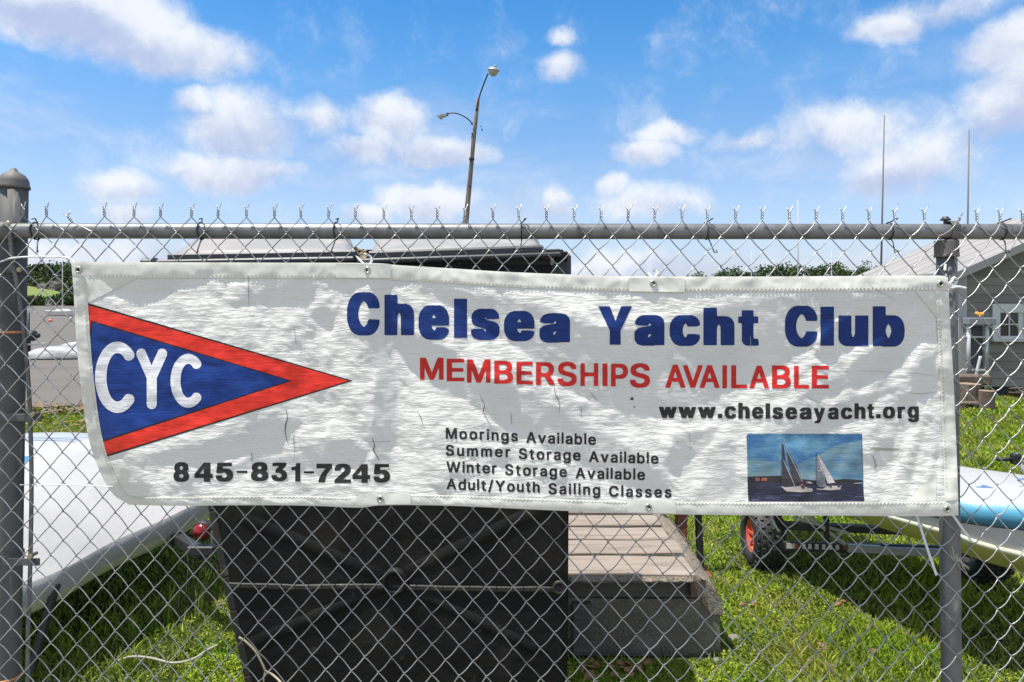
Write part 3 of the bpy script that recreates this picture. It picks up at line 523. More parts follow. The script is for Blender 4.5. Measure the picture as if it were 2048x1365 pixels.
GLYPHS='{"H":{"C":[[169,-25,194,-28,344,-28,402,-17,446,4,480,29,505,58,524,90,537,133,537,170,532,179,490,182,369,182,349,179,342,175,327,137,311,115,278,91,265,87,231,108,214,125,189,166,175,208,171,233,171,279,185,333,202,366,214,383,235,404,265,421,287,412,315,388,327,370,343,333,349,328,369,326,511,326,528,327,536,332,537,379,533,395,515,435,497,462,472,487,442,508,418,520,390,530,353,536,182,536,144,530,99,511,62,487,33,458,21,441,-1,401,-19,350,-24,320,-24,191,-15,145,2,100,33,50,58,25,80,8,124,-14]],"Y":[[255,0,495,0,495,270,745,727,505,727,382,450,255,727,0,727,255,270]],"a":[[68,-27,93,-30,234,-30,280,-22,384,-22,397,-19,401,-16,402,294,393,327,385,344,361,373,324,394,280,404,105,404,64,395,28,377,7,360,-10,340,-25,306,-25,277,-16,268,39,254,155,253,165,256,176,274,193,288,202,277,206,265,202,256,193,252,89,237,32,223,3,206,-18,185,-29,169,-33,152,-33,65,-24,38,-10,15,7,-2,28,-15],[172,87,161,102,167,119,184,132,205,137,206,131,198,110,185,94]],"b":[[136,-27,161,-30,311,-29,351,-18,375,-6,397,11,423,42,440,76,449,102,454,127,454,152,458,165,458,211,454,223,453,257,441,298,423,333,413,348,394,368,373,383,348,395,311,405,182,407,179,415,179,519,175,527,148,531,-2,529,-10,524,-11,515,-11,-14,-6,-19,7,-21,111,-22],[215,93,202,111,192,132,179,177,179,198,183,223,198,261,207,274,219,285,237,269,249,244,259,215,261,190,259,165,249,132,232,101,219,91]],"c":[[113,-27,138,-30,276,-30,317,-24,347,-13,378,7,403,32,413,47,427,82,427,115,423,123,363,138,251,138,241,136,222,102,209,90,205,90,191,102,179,123,165,165,165,211,169,223,183,261,205,286,213,283,227,269,236,248,251,242,367,242,423,257,427,265,427,294,417,321,401,347,379,369,361,382,330,395,292,405,117,404,61,386,31,365,1,329,-17,294,-30,248,-30,127,-25,107,-17,82,-3,55,27,15,49,-2,80,-18]],"e":[[117,-27,142,-30,280,-30,322,-24,342,-18,386,7,407,27,417,42,431,73,431,102,426,111,367,126,251,126,241,123,227,98,217,89,209,86,183,111,169,144,173,148,188,149,413,149,430,152,434,156,435,252,422,302,399,344,374,369,357,382,320,398,288,405,117,404,80,395,53,382,19,352,1,329,-17,294,-30,244,-30,127,-25,107,-16,80,1,47,27,15,49,-2,82,-18],[180,244,173,248,179,261,195,282,205,286,222,269,232,248,226,244]],"h":[[-7,-19,15,-22,152,-22,169,-20,177,-15,179,223,185,248,197,273,207,282,211,281,216,273,224,256,230,236,232,-15,236,-19,252,-22,390,-22,415,-20,424,-14,425,265,421,277,420,302,414,323,397,356,371,381,348,395,307,405,182,407,179,415,179,519,173,528,152,530,15,530,-6,528,-11,523,-11,-6,-11,-14]],"l":[[0,0,240,0,240,757,0,757]],"s":[[85,-27,110,-30,252,-30,294,-24,315,-18,358,7,371,19,381,34,395,65,395,144,394,152,380,182,360,201,340,214,302,228,219,248,194,260,179,277,185,285,195,277,204,261,215,257,335,258,387,269,391,277,391,302,385,321,363,361,333,386,302,399,269,405,102,405,70,398,33,382,8,361,-6,342,-15,323,-19,302,-20,252,-15,227,-5,202,25,173,48,162,169,127,186,119,197,107,190,90,181,86,168,102,158,123,148,127,27,126,-19,117,-27,112,-28,65,-19,42,-5,19,13,2,33,-10,66,-23]],"t":[[78,-23,102,-26,244,-26,264,-23,275,-19,278,-14,278,23,267,69,252,76,206,78,197,86,191,111,191,298,198,303,256,304,269,310,270,394,266,398,256,401,194,403,191,411,191,481,187,490,181,492,31,493,6,490,1,481,1,406,-6,402,-48,400,-57,394,-57,311,-48,305,-6,303,1,298,2,44,16,15,37,-6,50,-14]],"u":[[91,-24,115,-27,248,-27,286,-23,407,-22,419,-20,423,-16,425,385,424,393,421,397,398,400,257,400,240,399,232,394,230,151,224,130,214,110,202,97,193,105,189,114,179,147,177,394,173,398,161,400,102,400,7,400,-6,398,-10,394,-11,80,2,43,23,11,52,-10]]},"U":{".":[[0,0,210,0,210,180,0,180]],"a":[[88,-23,111,-26,215,-26,252,-19,365,-18,379,-15,382,-2,381,281,378,289,377,306,367,335,356,351,327,378,298,392,261,401,123,400,98,395,65,383,36,363,8,331,-2,306,-2,281,6,272,56,257,136,258,144,262,165,289,194,305,213,294,223,281,230,260,223,252,209,248,106,233,56,220,16,198,-5,169,-14,135,-15,94,-10,60,-4,44,8,23,29,2,61,-16],[165,72,151,81,140,98,139,106,143,119,156,131,181,143,227,151,231,148,231,135,216,102,194,81,173,71]],"c":[[134,-23,156,-26,264,-26,310,-16,344,1,367,19,388,44,405,77,406,111,402,120,344,134,281,135,262,131,241,94,227,81,206,73,189,81,172,98,156,123,144,156,140,190,144,219,153,244,168,273,189,295,202,302,214,302,231,291,245,277,258,252,269,246,344,245,404,261,406,290,388,331,360,363,326,386,298,395,269,401,144,401,114,395,82,381,60,368,33,340,8,298,-6,252,-7,231,-11,219,-10,152,-7,144,-6,123,3,90,16,61,33,36,56,12,103,-14]],"e":[[138,-23,156,-26,264,-26,302,-20,327,-12,354,2,377,20,400,52,410,81,410,102,402,109,352,122,269,121,262,119,244,89,227,77,210,71,189,81,173,94,161,111,145,148,149,152,160,153,394,153,412,156,415,165,414,244,411,252,410,269,396,311,372,348,354,365,322,386,294,395,264,401,144,401,114,395,82,381,60,368,29,336,8,298,-6,252,-11,202,-11,156,-7,144,-6,123,8,77,33,36,58,11,106,-16],[156,239,149,244,163,273,185,294,206,304,219,298,240,277,251,261,257,244,253,240,244,239]],"g":[[126,-165,148,-168,269,-168,314,-159,351,-144,375,-128,400,-94,409,-78,415,-53,415,385,410,394,394,396,285,397,256,401,127,400,94,391,62,372,29,339,16,318,8,302,-6,256,-7,235,-11,222,-11,160,-2,110,8,81,24,52,56,20,70,10,114,-8,152,-14,235,-14,260,-11,264,-15,264,-23,249,-48,235,-61,206,-74,177,-61,155,-40,148,-29,135,-25,60,-25,35,-36,8,-53,6,-61,8,-86,20,-107,41,-128,82,-153],[194,89,172,106,152,139,144,164,140,197,144,222,161,264,181,290,198,302,206,303,224,293,240,277,251,260,264,227,268,185,260,143,245,114,227,96,214,89,206,85]],"h":[[10,-15,20,-17,62,-18,141,-18,156,-15,158,-6,159,235,167,260,182,285,208,302,229,291,241,273,253,231,254,-6,256,-15,274,-18,383,-18,395,-16,399,-10,400,285,390,327,373,356,354,376,316,395,287,401,160,402,158,410,158,519,156,523,149,525,24,526,12,524,8,519,8,-2]],"l":[[0,0,210,0,210,757,0,757]],"o":[[134,-23,156,-26,264,-26,310,-16,344,1,367,19,392,48,409,81,423,131,423,244,418,265,409,294,392,327,379,344,359,365,326,386,298,395,269,401,144,401,114,395,82,381,60,368,33,340,8,298,-6,252,-7,231,-11,219,-10,152,-7,144,-6,123,3,90,16,61,33,36,56,12,103,-14],[198,77,176,94,161,115,144,156,140,190,144,219,165,269,189,295,206,304,214,302,231,291,245,277,256,261,264,244,272,215,274,186,268,144,256,115,245,98,227,81,214,75,206,73]],"r":[[10,-15,20,-17,62,-18,141,-18,156,-15,158,-6,159,240,167,260,179,281,195,294,216,302,270,303,285,306,287,331,287,390,285,398,270,401,162,401,133,397,24,397,10,394,8,369,8,-2]],"s":[[106,-23,128,-26,237,-26,274,-20,299,-12,327,2,360,36,368,52,374,77,374,144,364,169,352,186,318,211,295,220,182,250,162,264,157,273,165,294,187,306,200,298,213,286,222,269,232,262,316,262,363,273,366,281,366,315,352,344,334,365,318,377,286,394,249,401,116,400,82,391,46,373,24,351,13,336,3,306,3,240,17,206,30,190,49,176,74,163,195,129,212,120,219,106,219,98,204,81,182,70,165,77,156,86,150,94,138,119,132,121,41,122,-7,111,-9,77,1,48,13,27,32,8,49,-4,74,-16]],"t":[[98,-19,120,-22,224,-22,253,-16,257,-10,257,19,249,56,243,69,233,72,187,74,177,81,170,98,170,302,178,307,233,307,247,310,249,319,249,390,247,394,241,396,178,397,170,402,170,477,166,487,149,489,33,488,22,485,20,481,20,402,12,397,-30,396,-36,394,-38,390,-38,315,-36,310,-30,308,12,307,20,302,20,65,30,31,46,6,71,-10]],"w":[[96,-15,107,-17,149,-18,228,-18,242,-15,274,98,282,115,286,113,294,94,326,-15,336,-17,378,-18,457,-18,471,-15,482,10,582,340,586,360,584,394,574,397,532,397,453,397,438,394,428,369,406,285,399,268,387,294,369,365,359,394,336,397,228,397,211,395,199,365,181,294,169,264,162,281,140,365,130,394,119,397,78,397,-6,397,-20,394,-22,365,86,6,92,-10]],"y":[[22,-160,43,-163,152,-162,173,-157,189,-149,204,-139,221,-122,242,-89,409,344,414,363,412,394,402,397,360,398,277,398,262,394,209,249,198,221,193,219,186,232,134,382,125,394,114,397,73,398,-11,398,-25,394,-27,386,-26,361,113,-1,97,-43,81,-64,68,-68,27,-70,16,-76,6,-110,6,-147,8,-156]]},"N":{"-":[[0,240,300,240,300,320,0,320]],"1":[[170,0,400,0,400,727,215,727,205,640,140,590,0,580,0,450,170,450]],"2":[[30,-25,406,-26,420,-25,426,-21,428,67,423,78,406,80,252,81,238,84,261,113,327,179,376,238,406,284,418,321,419,421,410,450,386,488,342,521,286,538,161,538,115,524,98,516,65,488,49,467,32,434,27,413,27,346,31,339,61,337,161,339,168,350,170,371,183,400,198,417,223,429,240,424,260,409,272,392,277,371,276,359,259,325,227,284,123,175,115,163,56,104,24,67,23,-16,24,-21]],"3":[[177,-32,257,-32,296,-27,340,-14,374,6,399,31,415,52,423,68,432,106,432,189,427,210,402,256,382,277,336,303,304,314,307,323,332,348,410,439,412,518,407,530,390,532,53,532,39,531,33,527,32,443,36,432,49,430,195,430,209,427,190,402,116,318,116,227,128,222,203,221,236,211,253,202,269,185,285,156,285,135,281,123,270,106,245,87,220,78,189,89,173,102,158,118,148,152,142,156,20,157,10,156,4,152,3,110,7,85,12,68,28,39,61,6,90,-12,139,-27]],"4":[[300,0,510,0,510,140,590,140,590,300,510,300,510,727,300,727,0,310,0,140,300,140],[300,300,300,500,165,300]],"5":[[180,-32,261,-32,295,-27,336,-14,373,11,390,27,418,73,426,98,432,127,432,198,422,243,410,273,390,302,373,319,344,338,312,352,286,357,190,357,183,360,182,364,186,377,186,402,191,427,194,429,390,430,402,432,407,439,407,518,405,527,399,531,77,532,64,531,58,527,52,506,44,406,36,356,31,293,27,281,28,235,43,227,86,222,156,222,165,224,202,244,219,247,244,235,265,214,276,198,285,168,284,152,276,127,268,114,248,93,223,81,198,91,178,110,166,131,164,143,154,152,36,153,26,152,20,148,19,106,24,81,32,56,52,27,77,3,115,-18,148,-28]],"7":[[60,0,300,0,330,180,400,360,560,560,560,727,0,727,0,545,330,545,200,370,100,180]],"8":[[181,-32,265,-32,308,-27,349,-14,386,7,411,31,431,64,440,98,440,177,435,198,410,243,384,268,406,298,414,314,420,335,420,427,410,456,395,481,374,502,357,513,324,530,282,540,174,540,128,530,82,505,61,485,41,452,32,427,32,335,45,298,67,268,48,252,33,231,16,193,11,168,11,143,11,106,16,81,25,56,41,31,57,14,78,-2,103,-14,128,-22],[215,80,190,91,170,110,158,139,167,164,179,181,207,200,228,205,250,198,274,181,293,148,294,135,285,114,265,93,232,79],[219,322,203,331,186,348,179,360,175,377,183,398,192,410,207,421,228,430,240,425,261,410,277,377,268,352,249,331,228,321]]},"R":{"A":[[-3,-14,27,-16,98,-16,107,-14,152,117,156,124,169,126,322,124,367,-1,376,-14,406,-16,473,-16,482,-14,484,16,470,57,303,511,294,525,194,526,180,524,3,41,-5,16],[194,214,189,220,231,345,239,361,289,218,288,216,281,214]],"B":[[41,-14,54,-16,308,-15,358,-2,383,11,405,28,418,45,430,70,440,103,440,170,432,203,422,224,400,251,378,266,378,270,397,286,415,320,420,341,419,411,410,445,401,461,381,486,362,500,329,516,279,526,54,526,41,524,38,499,38,-1],[150,73,146,75,145,82,147,211,254,212,287,200,304,189,317,175,329,149,331,136,323,111,302,91,283,81,229,72],[150,302,146,304,145,311,147,432,246,434,275,425,294,411,308,387,313,370,300,339,281,320,262,311,229,302]],"E":[[41,-14,71,-16,383,-16,396,-14,399,-5,399,61,396,70,154,72,147,74,145,82,147,211,367,213,376,216,378,228,378,291,375,299,147,303,146,431,154,434,392,436,394,441,395,461,395,516,392,524,54,526,41,524,38,499,38,-1]],"H":[[41,-14,71,-16,133,-16,142,-14,145,-5,145,207,147,211,158,213,370,211,372,-9,375,-14,383,-16,467,-16,476,-14,478,11,478,511,476,524,446,526,383,526,374,524,372,516,372,311,370,307,358,305,147,307,145,516,142,524,112,526,50,526,41,524,38,499,38,-1]],"I":[[0,0,150,0,150,727,0,727]],"L":[[41,-14,54,-16,367,-16,379,-14,382,-9,382,61,379,70,154,72,146,75,145,516,142,524,137,526,50,526,42,524,39,520,38,-1]],"M":[[41,-14,50,-16,133,-16,142,-14,144,-9,146,269,150,269,154,262,257,3,266,-14,275,-16,354,-16,363,-14,368,-5,471,258,479,276,483,276,485,-9,487,-14,496,-16,579,-16,588,-14,591,11,591,511,588,524,579,526,467,526,458,525,453,520,317,165,312,167,308,178,197,466,171,524,142,526,50,526,41,524,38,499,38,-1]],"P":[[41,-14,71,-16,133,-16,142,-14,145,-5,147,166,267,167,321,177,368,199,400,231,409,245,423,278,432,324,432,370,428,403,418,432,405,457,387,480,354,504,325,516,275,526,54,526,41,524,38,499,38,-1],[150,260,146,263,145,270,147,432,242,434,275,423,297,407,317,374,322,341,309,303,290,282,260,266,237,260]],"R":[[41,-14,71,-16,133,-16,142,-14,145,-5,145,174,147,178,158,180,221,180,229,175,332,-14,362,-16,437,-16,446,-14,449,-5,447,20,352,195,353,199,392,226,414,257,428,295,432,324,432,386,422,428,405,461,372,495,325,516,279,526,54,526,41,524,38,499,38,-1],[150,273,146,275,145,282,147,432,246,433,264,428,287,417,306,399,321,366,322,345,308,310,292,292,262,277,237,272]],"S":[[159,-22,174,-25,282,-24,345,-7,379,15,399,34,417,65,427,90,431,115,431,153,427,190,413,219,392,244,370,262,328,282,232,310,186,326,165,338,147,357,140,369,140,382,149,400,170,422,203,437,228,441,270,428,286,417,303,400,312,382,314,369,320,364,407,363,420,365,423,373,422,407,413,440,396,469,374,492,358,503,311,524,257,534,199,534,165,529,120,516,93,503,61,475,43,448,34,423,29,403,29,382,29,348,34,323,48,294,65,272,99,248,136,231,274,189,303,172,320,148,321,136,316,119,300,98,284,86,265,77,236,68,220,67,182,77,157,92,140,111,124,153,32,155,19,153,17,144,17,111,21,90,31,65,49,34,68,15,82,6,115,-11]],"V":[[184,-14,194,-16,289,-16,298,-14,301,-9,480,478,484,495,484,520,481,524,385,526,377,525,372,520,248,161,244,151,239,148,107,520,102,525,94,526,6,526,-3,524,-5,516,-4,486,171,11]]},"M":{"/":[[-5,-90,4,-92,83,-92,92,-91,94,-86,257,514,257,539,254,548,167,550,158,548,155,543,-7,-57]],"A":[[-3,-14,27,-16,98,-16,107,-14,152,117,156,124,169,126,322,124,367,-1,376,-14,406,-16,473,-16,482,-14,484,16,470,57,303,511,294,525,194,526,180,524,3,41,-5,16],[194,214,189,220,231,345,239,361,289,218,288,216,281,214]],"C":[[207,-20,222,-23,322,-22,372,-9,405,8,422,20,456,55,481,96,491,125,496,146,495,171,493,176,393,177,388,175,366,125,338,98,301,79,268,71,222,83,180,111,155,145,138,180,126,238,125,263,129,275,130,296,142,338,155,364,168,382,199,413,232,430,251,435,284,435,303,430,336,413,361,388,372,373,388,333,480,331,493,334,496,359,491,384,477,421,456,455,423,488,397,505,359,522,313,532,222,532,176,522,138,506,113,490,70,446,45,405,27,355,19,305,19,205,27,155,41,113,70,63,100,30,130,8,162,-8]],"M":[[41,-14,50,-16,133,-16,142,-14,144,-9,146,269,150,269,154,262,257,3,266,-14,275,-16,354,-16,363,-14,368,-5,471,258,479,276,483,276,485,-9,487,-14,496,-16,579,-16,588,-14,591,11,591,511,588,524,579,526,467,526,458,525,453,520,317,165,312,167,308,178,197,466,171,524,142,526,50,526,41,524,38,499,38,-1]],"S":[[159,-22,174,-25,282,-24,345,-7,379,15,399,34,417,65,427,90,431,115,431,153,427,190,413,219,392,244,370,262,328,282,232,310,186,326,165,338,147,357,140,369,140,382,149,400,170,422,203,437,228,441,270,428,286,417,303,400,312,382,314,369,320,364,407,363,420,365,423,373,422,407,413,440,396,469,374,492,358,503,311,524,257,534,199,534,165,529,120,516,93,503,61,475,43,448,34,423,29,403,29,382,29,348,34,323,48,294,65,272,99,248,136,231,274,189,303,172,320,148,321,136,316,119,300,98,284,86,265,77,236,68,220,67,182,77,157,92,140,111,124,153,32,155,19,153,17,144,17,111,21,90,31,65,49,34,68,15,82,6,115,-11]],"W":[[135,-14,164,-16,244,-16,253,-14,331,278,339,305,344,308,352,286,420,32,435,-14,444,-16,539,-16,552,-11,688,478,693,499,690,524,681,526,594,526,585,525,580,520,494,187,489,190,485,203,409,499,398,524,298,526,285,524,211,241,198,195,194,188,189,195,181,224,126,445,103,524,73,526,6,526,-3,524,-5,495,-1,474,128,-1]],"Y":[[185,-14,214,-16,277,-16,286,-14,288,-5,289,191,466,474,476,495,476,520,473,524,373,526,360,524,252,348,235,325,112,524,81,526,6,526,-3,524,-5,495,1,482,173,209,181,191,182,-5]],"a":[[106,-22,116,-24,203,-24,228,-19,249,-9,258,-14,270,-16,345,-16,353,-14,356,-10,356,303,347,332,333,355,317,370,278,391,237,401,212,401,149,401,108,391,74,375,58,363,40,345,23,315,21,282,24,274,70,259,120,261,143,290,172,307,195,313,230,299,241,287,250,270,249,256,237,248,216,243,133,234,78,220,40,199,19,174,9,136,9,74,19,40,37,14,60,-5,78,-15],[166,65,141,73,122,90,116,107,124,122,137,133,166,145,245,159,253,157,254,140,245,115,233,96,203,73,178,65]],"b":[[178,-22,188,-24,271,-24,296,-18,317,-10,339,3,373,37,398,82,412,141,412,232,403,278,394,303,371,342,339,374,305,392,271,401,192,401,167,396,142,385,138,386,137,516,135,524,126,526,38,526,33,524,31,516,31,-9,34,-14,42,-16,121,-16,130,-14,134,-6,138,-5,163,-18],[221,66,205,69,186,78,161,103,142,145,136,187,138,220,146,246,159,271,186,299,205,308,217,310,242,304,274,282,297,241,306,199,306,178,301,153,284,110,265,87,238,71]],"c":[[151,-22,161,-24,253,-24,292,-13,325,3,353,27,367,45,385,87,385,112,378,121,324,134,291,134,281,128,274,110,264,95,251,82,224,69,203,65,174,77,157,88,141,110,132,128,119,178,119,199,124,224,136,258,145,271,174,300,207,310,236,302,259,287,281,249,286,247,332,247,370,257,379,262,381,299,375,316,361,338,332,367,317,378,274,396,245,401,170,401,145,397,114,387,85,370,53,338,31,299,21,274,12,228,12,145,27,87,52,41,82,10,122,-13]],"d":[[143,-22,153,-24,241,-24,261,-18,286,-5,291,-6,295,-14,303,-16,382,-16,391,-14,393,-9,394,512,391,525,303,526,290,524,287,516,286,386,282,385,257,396,232,401,153,401,120,392,81,370,55,345,43,328,27,295,17,262,12,216,13,141,27,82,52,37,82,6,114,-13],[203,66,186,71,160,87,141,110,124,153,119,178,119,203,128,242,151,282,182,304,207,310,220,308,238,299,266,271,278,246,287,220,287,166,278,132,264,103,238,78,220,69]],"e":[[155,-22,166,-24,257,-24,299,-14,332,2,357,22,371,41,385,70,385,99,382,108,328,122,299,122,285,120,263,87,241,73,216,64,191,69,164,82,143,103,124,145,125,149,136,151,378,151,391,153,394,162,393,237,385,278,375,307,357,338,328,367,286,391,249,401,236,401,161,401,124,392,85,370,53,338,31,299,21,274,12,228,12,145,17,116,31,74,49,43,85,7,124,-14],[128,241,128,249,132,259,143,274,161,293,188,307,203,310,222,307,253,289,270,267,278,245,277,241,266,239]],"g":[[143,-164,153,-166,257,-166,286,-161,328,-144,354,-127,375,-102,384,-85,394,-47,394,382,391,395,299,396,294,394,291,384,286,383,261,395,236,401,153,401,132,396,103,385,82,371,52,340,27,294,13,240,13,144,17,119,27,90,53,43,91,10,107,2,153,-12,236,-12,282,3,286,1,287,-18,276,-43,246,-68,220,-77,191,-77,161,-65,145,-52,125,-27,120,-25,78,-26,31,-52,29,-60,31,-89,55,-122,78,-140,101,-152],[191,81,164,94,141,118,124,157,119,182,119,203,128,240,147,278,166,295,191,308,207,311,245,295,259,282,278,248,287,223,291,190,288,182,287,161,278,136,264,111,249,96,232,85,207,79]],"h":[[33,-14,63,-16,126,-16,135,-14,137,-5,138,241,150,270,163,289,186,303,209,309,221,308,242,297,259,279,272,249,273,-5,275,-14,284,-16,367,-16,376,-14,378,-9,379,282,369,324,356,349,330,376,313,387,292,396,263,401,192,401,167,396,142,386,138,388,137,516,135,524,130,526,42,526,34,524,31,520,31,-1]],"i":[[34,-14,44,-16,123,-16,131,-14,134,-9,134,386,132,395,127,397,44,397,35,395,32,391,32,-1],[50,428,60,426,110,426,128,432,141,445,146,457,146,511,124,536,114,539,52,538,38,532,26,520,20,507,20,461,31,439]],"l":[[0,0,104,0,104,560,0,560]],"m":[[33,-14,63,-16,126,-16,135,-14,137,-5,138,249,155,285,170,299,196,310,209,308,230,297,242,284,251,261,252,-5,254,-14,284,-16,346,-16,356,-14,358,-5,359,253,367,274,380,293,401,306,417,312,432,307,451,297,463,284,472,261,473,-5,475,-14,488,-16,576,-14,579,-5,579,291,574,316,560,349,544,370,523,386,484,401,388,401,351,387,321,365,296,387,263,401,176,401,138,386,126,397,34,395,31,382,31,-1]],"n":[[33,-14,63,-16,126,-16,135,-14,137,-5,138,241,150,270,163,289,186,303,209,309,221,308,242,297,259,279,272,249,273,-5,275,-14,305,-16,367,-16,376,-14,379,-1,378,282,370,320,360,341,351,355,327,378,292,396,263,401,188,401,138,384,134,385,131,395,126,397,42,397,33,395,31,370,31,-1]],"o":[[151,-22,161,-24,253,-24,299,-10,325,3,353,27,375,57,393,99,402,141,402,237,398,262,384,303,366,334,329,370,301,387,274,396,245,401,170,401,145,397,114,387,85,370,53,338,31,299,21,274,12,228,12,145,27,87,52,41,82,10,122,-13],[203,65,182,73,160,87,141,110,124,153,119,178,119,199,128,237,136,258,147,274,174,300,207,310,220,308,242,299,259,287,274,267,291,228,296,203,296,170,286,136,264,95,251,82,232,73,211,65]],"r":[[33,-14,63,-16,126,-16,135,-14,137,-5,138,245,146,266,157,282,184,300,209,307,226,305,264,307,266,316,266,386,263,399,176,401,138,388,134,389,130,395,121,397,42,397,33,395,31,370,31,-1]],"s":[[123,-22,134,-24,229,-24,271,-14,309,6,335,32,348,57,353,82,353,137,348,157,335,178,314,199,292,212,271,221,167,248,146,259,138,269,134,278,140,291,157,303,188,313,209,308,223,299,245,266,254,260,288,260,342,273,345,282,345,312,331,341,304,372,279,387,229,401,146,401,121,397,104,392,70,374,46,351,32,328,26,307,27,237,32,220,44,199,61,182,90,166,129,152,209,133,227,124,242,107,240,95,223,78,204,69,179,64,156,70,136,82,114,120,109,122,63,122,25,113,17,109,14,99,14,74,32,32,45,16,66,-1,90,-13]],"t":[[115,-18,125,-20,213,-20,225,-16,232,-9,232,32,222,70,192,72,171,69,157,78,149,95,150,303,155,309,222,311,224,320,224,391,217,397,151,399,149,478,146,487,50,488,43,482,41,399,-8,397,-15,391,-15,316,-8,310,34,309,42,306,43,57,53,28,61,16,91,-9]],"u":[[128,-19,138,-21,226,-21,271,-5,276,-6,279,-15,284,-16,367,-17,376,-15,379,-2,379,381,376,394,288,396,275,394,273,385,272,140,256,102,245,90,215,73,201,70,186,73,165,85,151,101,138,131,137,385,135,394,105,396,42,396,33,394,31,381,31,102,35,73,54,31,82,2,103,-10]],"v":[[143,-14,153,-16,236,-16,245,-14,250,-9,384,336,393,366,393,391,390,395,295,397,282,392,212,195,195,155,178,195,113,378,104,395,74,397,7,397,-2,395,-4,386,-3,357,127,20,135,-1]]},"adv":{"Y":472,"n":410,"o":415,"W":686,"C":510,"t":227,"s":365,"/":249,"r":259,"i":167,"e":404,"S":447,"m":610,"M":628,"g":425,"d":424,"u":410,"a":389,"l":189," ":188,"b":424,"c":396,"v":389,"h":410,"A":480}}'
# ================================================================ chain-link fence
YF=1.787; PXM=F/YF
FENCE=thing('chain_link_fence','galvanised chain-link fence with top rail, two posts and mesh, the banner tied to it','fence',(0,YF,0))
TOPX=[46,93,144,209,268,321,383,436,493,549,602,657,711,768,823,874.5,930,986,1038,1093,1148,1202,1256,1309,1364,1415,1471,1524,1579,1632,1685,1738,1789.5,1849,1909,1954,2000,2045]
BOTX=[76,126,178,227,277,328,378,429,479,531,583,634,686,737.6,789,840,894,947,999,1051,1105,1157,1210,1264,1317,1370.5,1424,1479,1533,1586,1641,1695,1749.5,1803,1857,1913,1967,2020]
def topx(i):
    k=i+1
    if k<0: return TOPX[0]+54*k
    if k>len(TOPX)-1: return TOPX[-1]+53.5*(k-len(TOPX)+1)
    return float(np.interp(k,range(len(TOPX)),TOPX))
def botx(i):
    k=i*35/34.+1
    if k<0: return BOTX[0]+51*k
    if k>len(BOTX)-1: return BOTX[-1]+53.5*(k-len(BOTX)+1)
    return float(np.interp(k,range(len(BOTX)),BOTX))
def node(i,k):
    """lattice point in pixels of the photograph's plane at the fence; i counts columns (halves between), k half rows down from the peaks"""
    t=float(smooth01(k/20.)); lin=109+54.4*i
    if k==0: x=topx(i)
    else: x=lin*(1-t)+botx(i)*t
    if k==1: x=.45*((topx(math.floor(i))+topx(math.ceil(i)))/2)+.55*x
    st=float(np.interp(i,[-2,0,17,34,38],[29.4,29.45,30.6,31,31.1])); y=434+9*i/34.+st*k
    if k==0:
        if i==1: y+=11
        if i==33: y+=8
    x+=1.1*float(vnoise(i*3.7,k*2.9,2))*(k>1); y+=1.1*float(vnoise(i*2.1,k*3.3,3))*(k>0)
    return x,y
WD=.0046; WR=.00148
def Pf(px,py,d=0.0):
    """point on the fence plane (d metres towards the viewer)"""
    return ((px-CX)/PXM, YF-d, EYE-(py-HZ)/PXM)
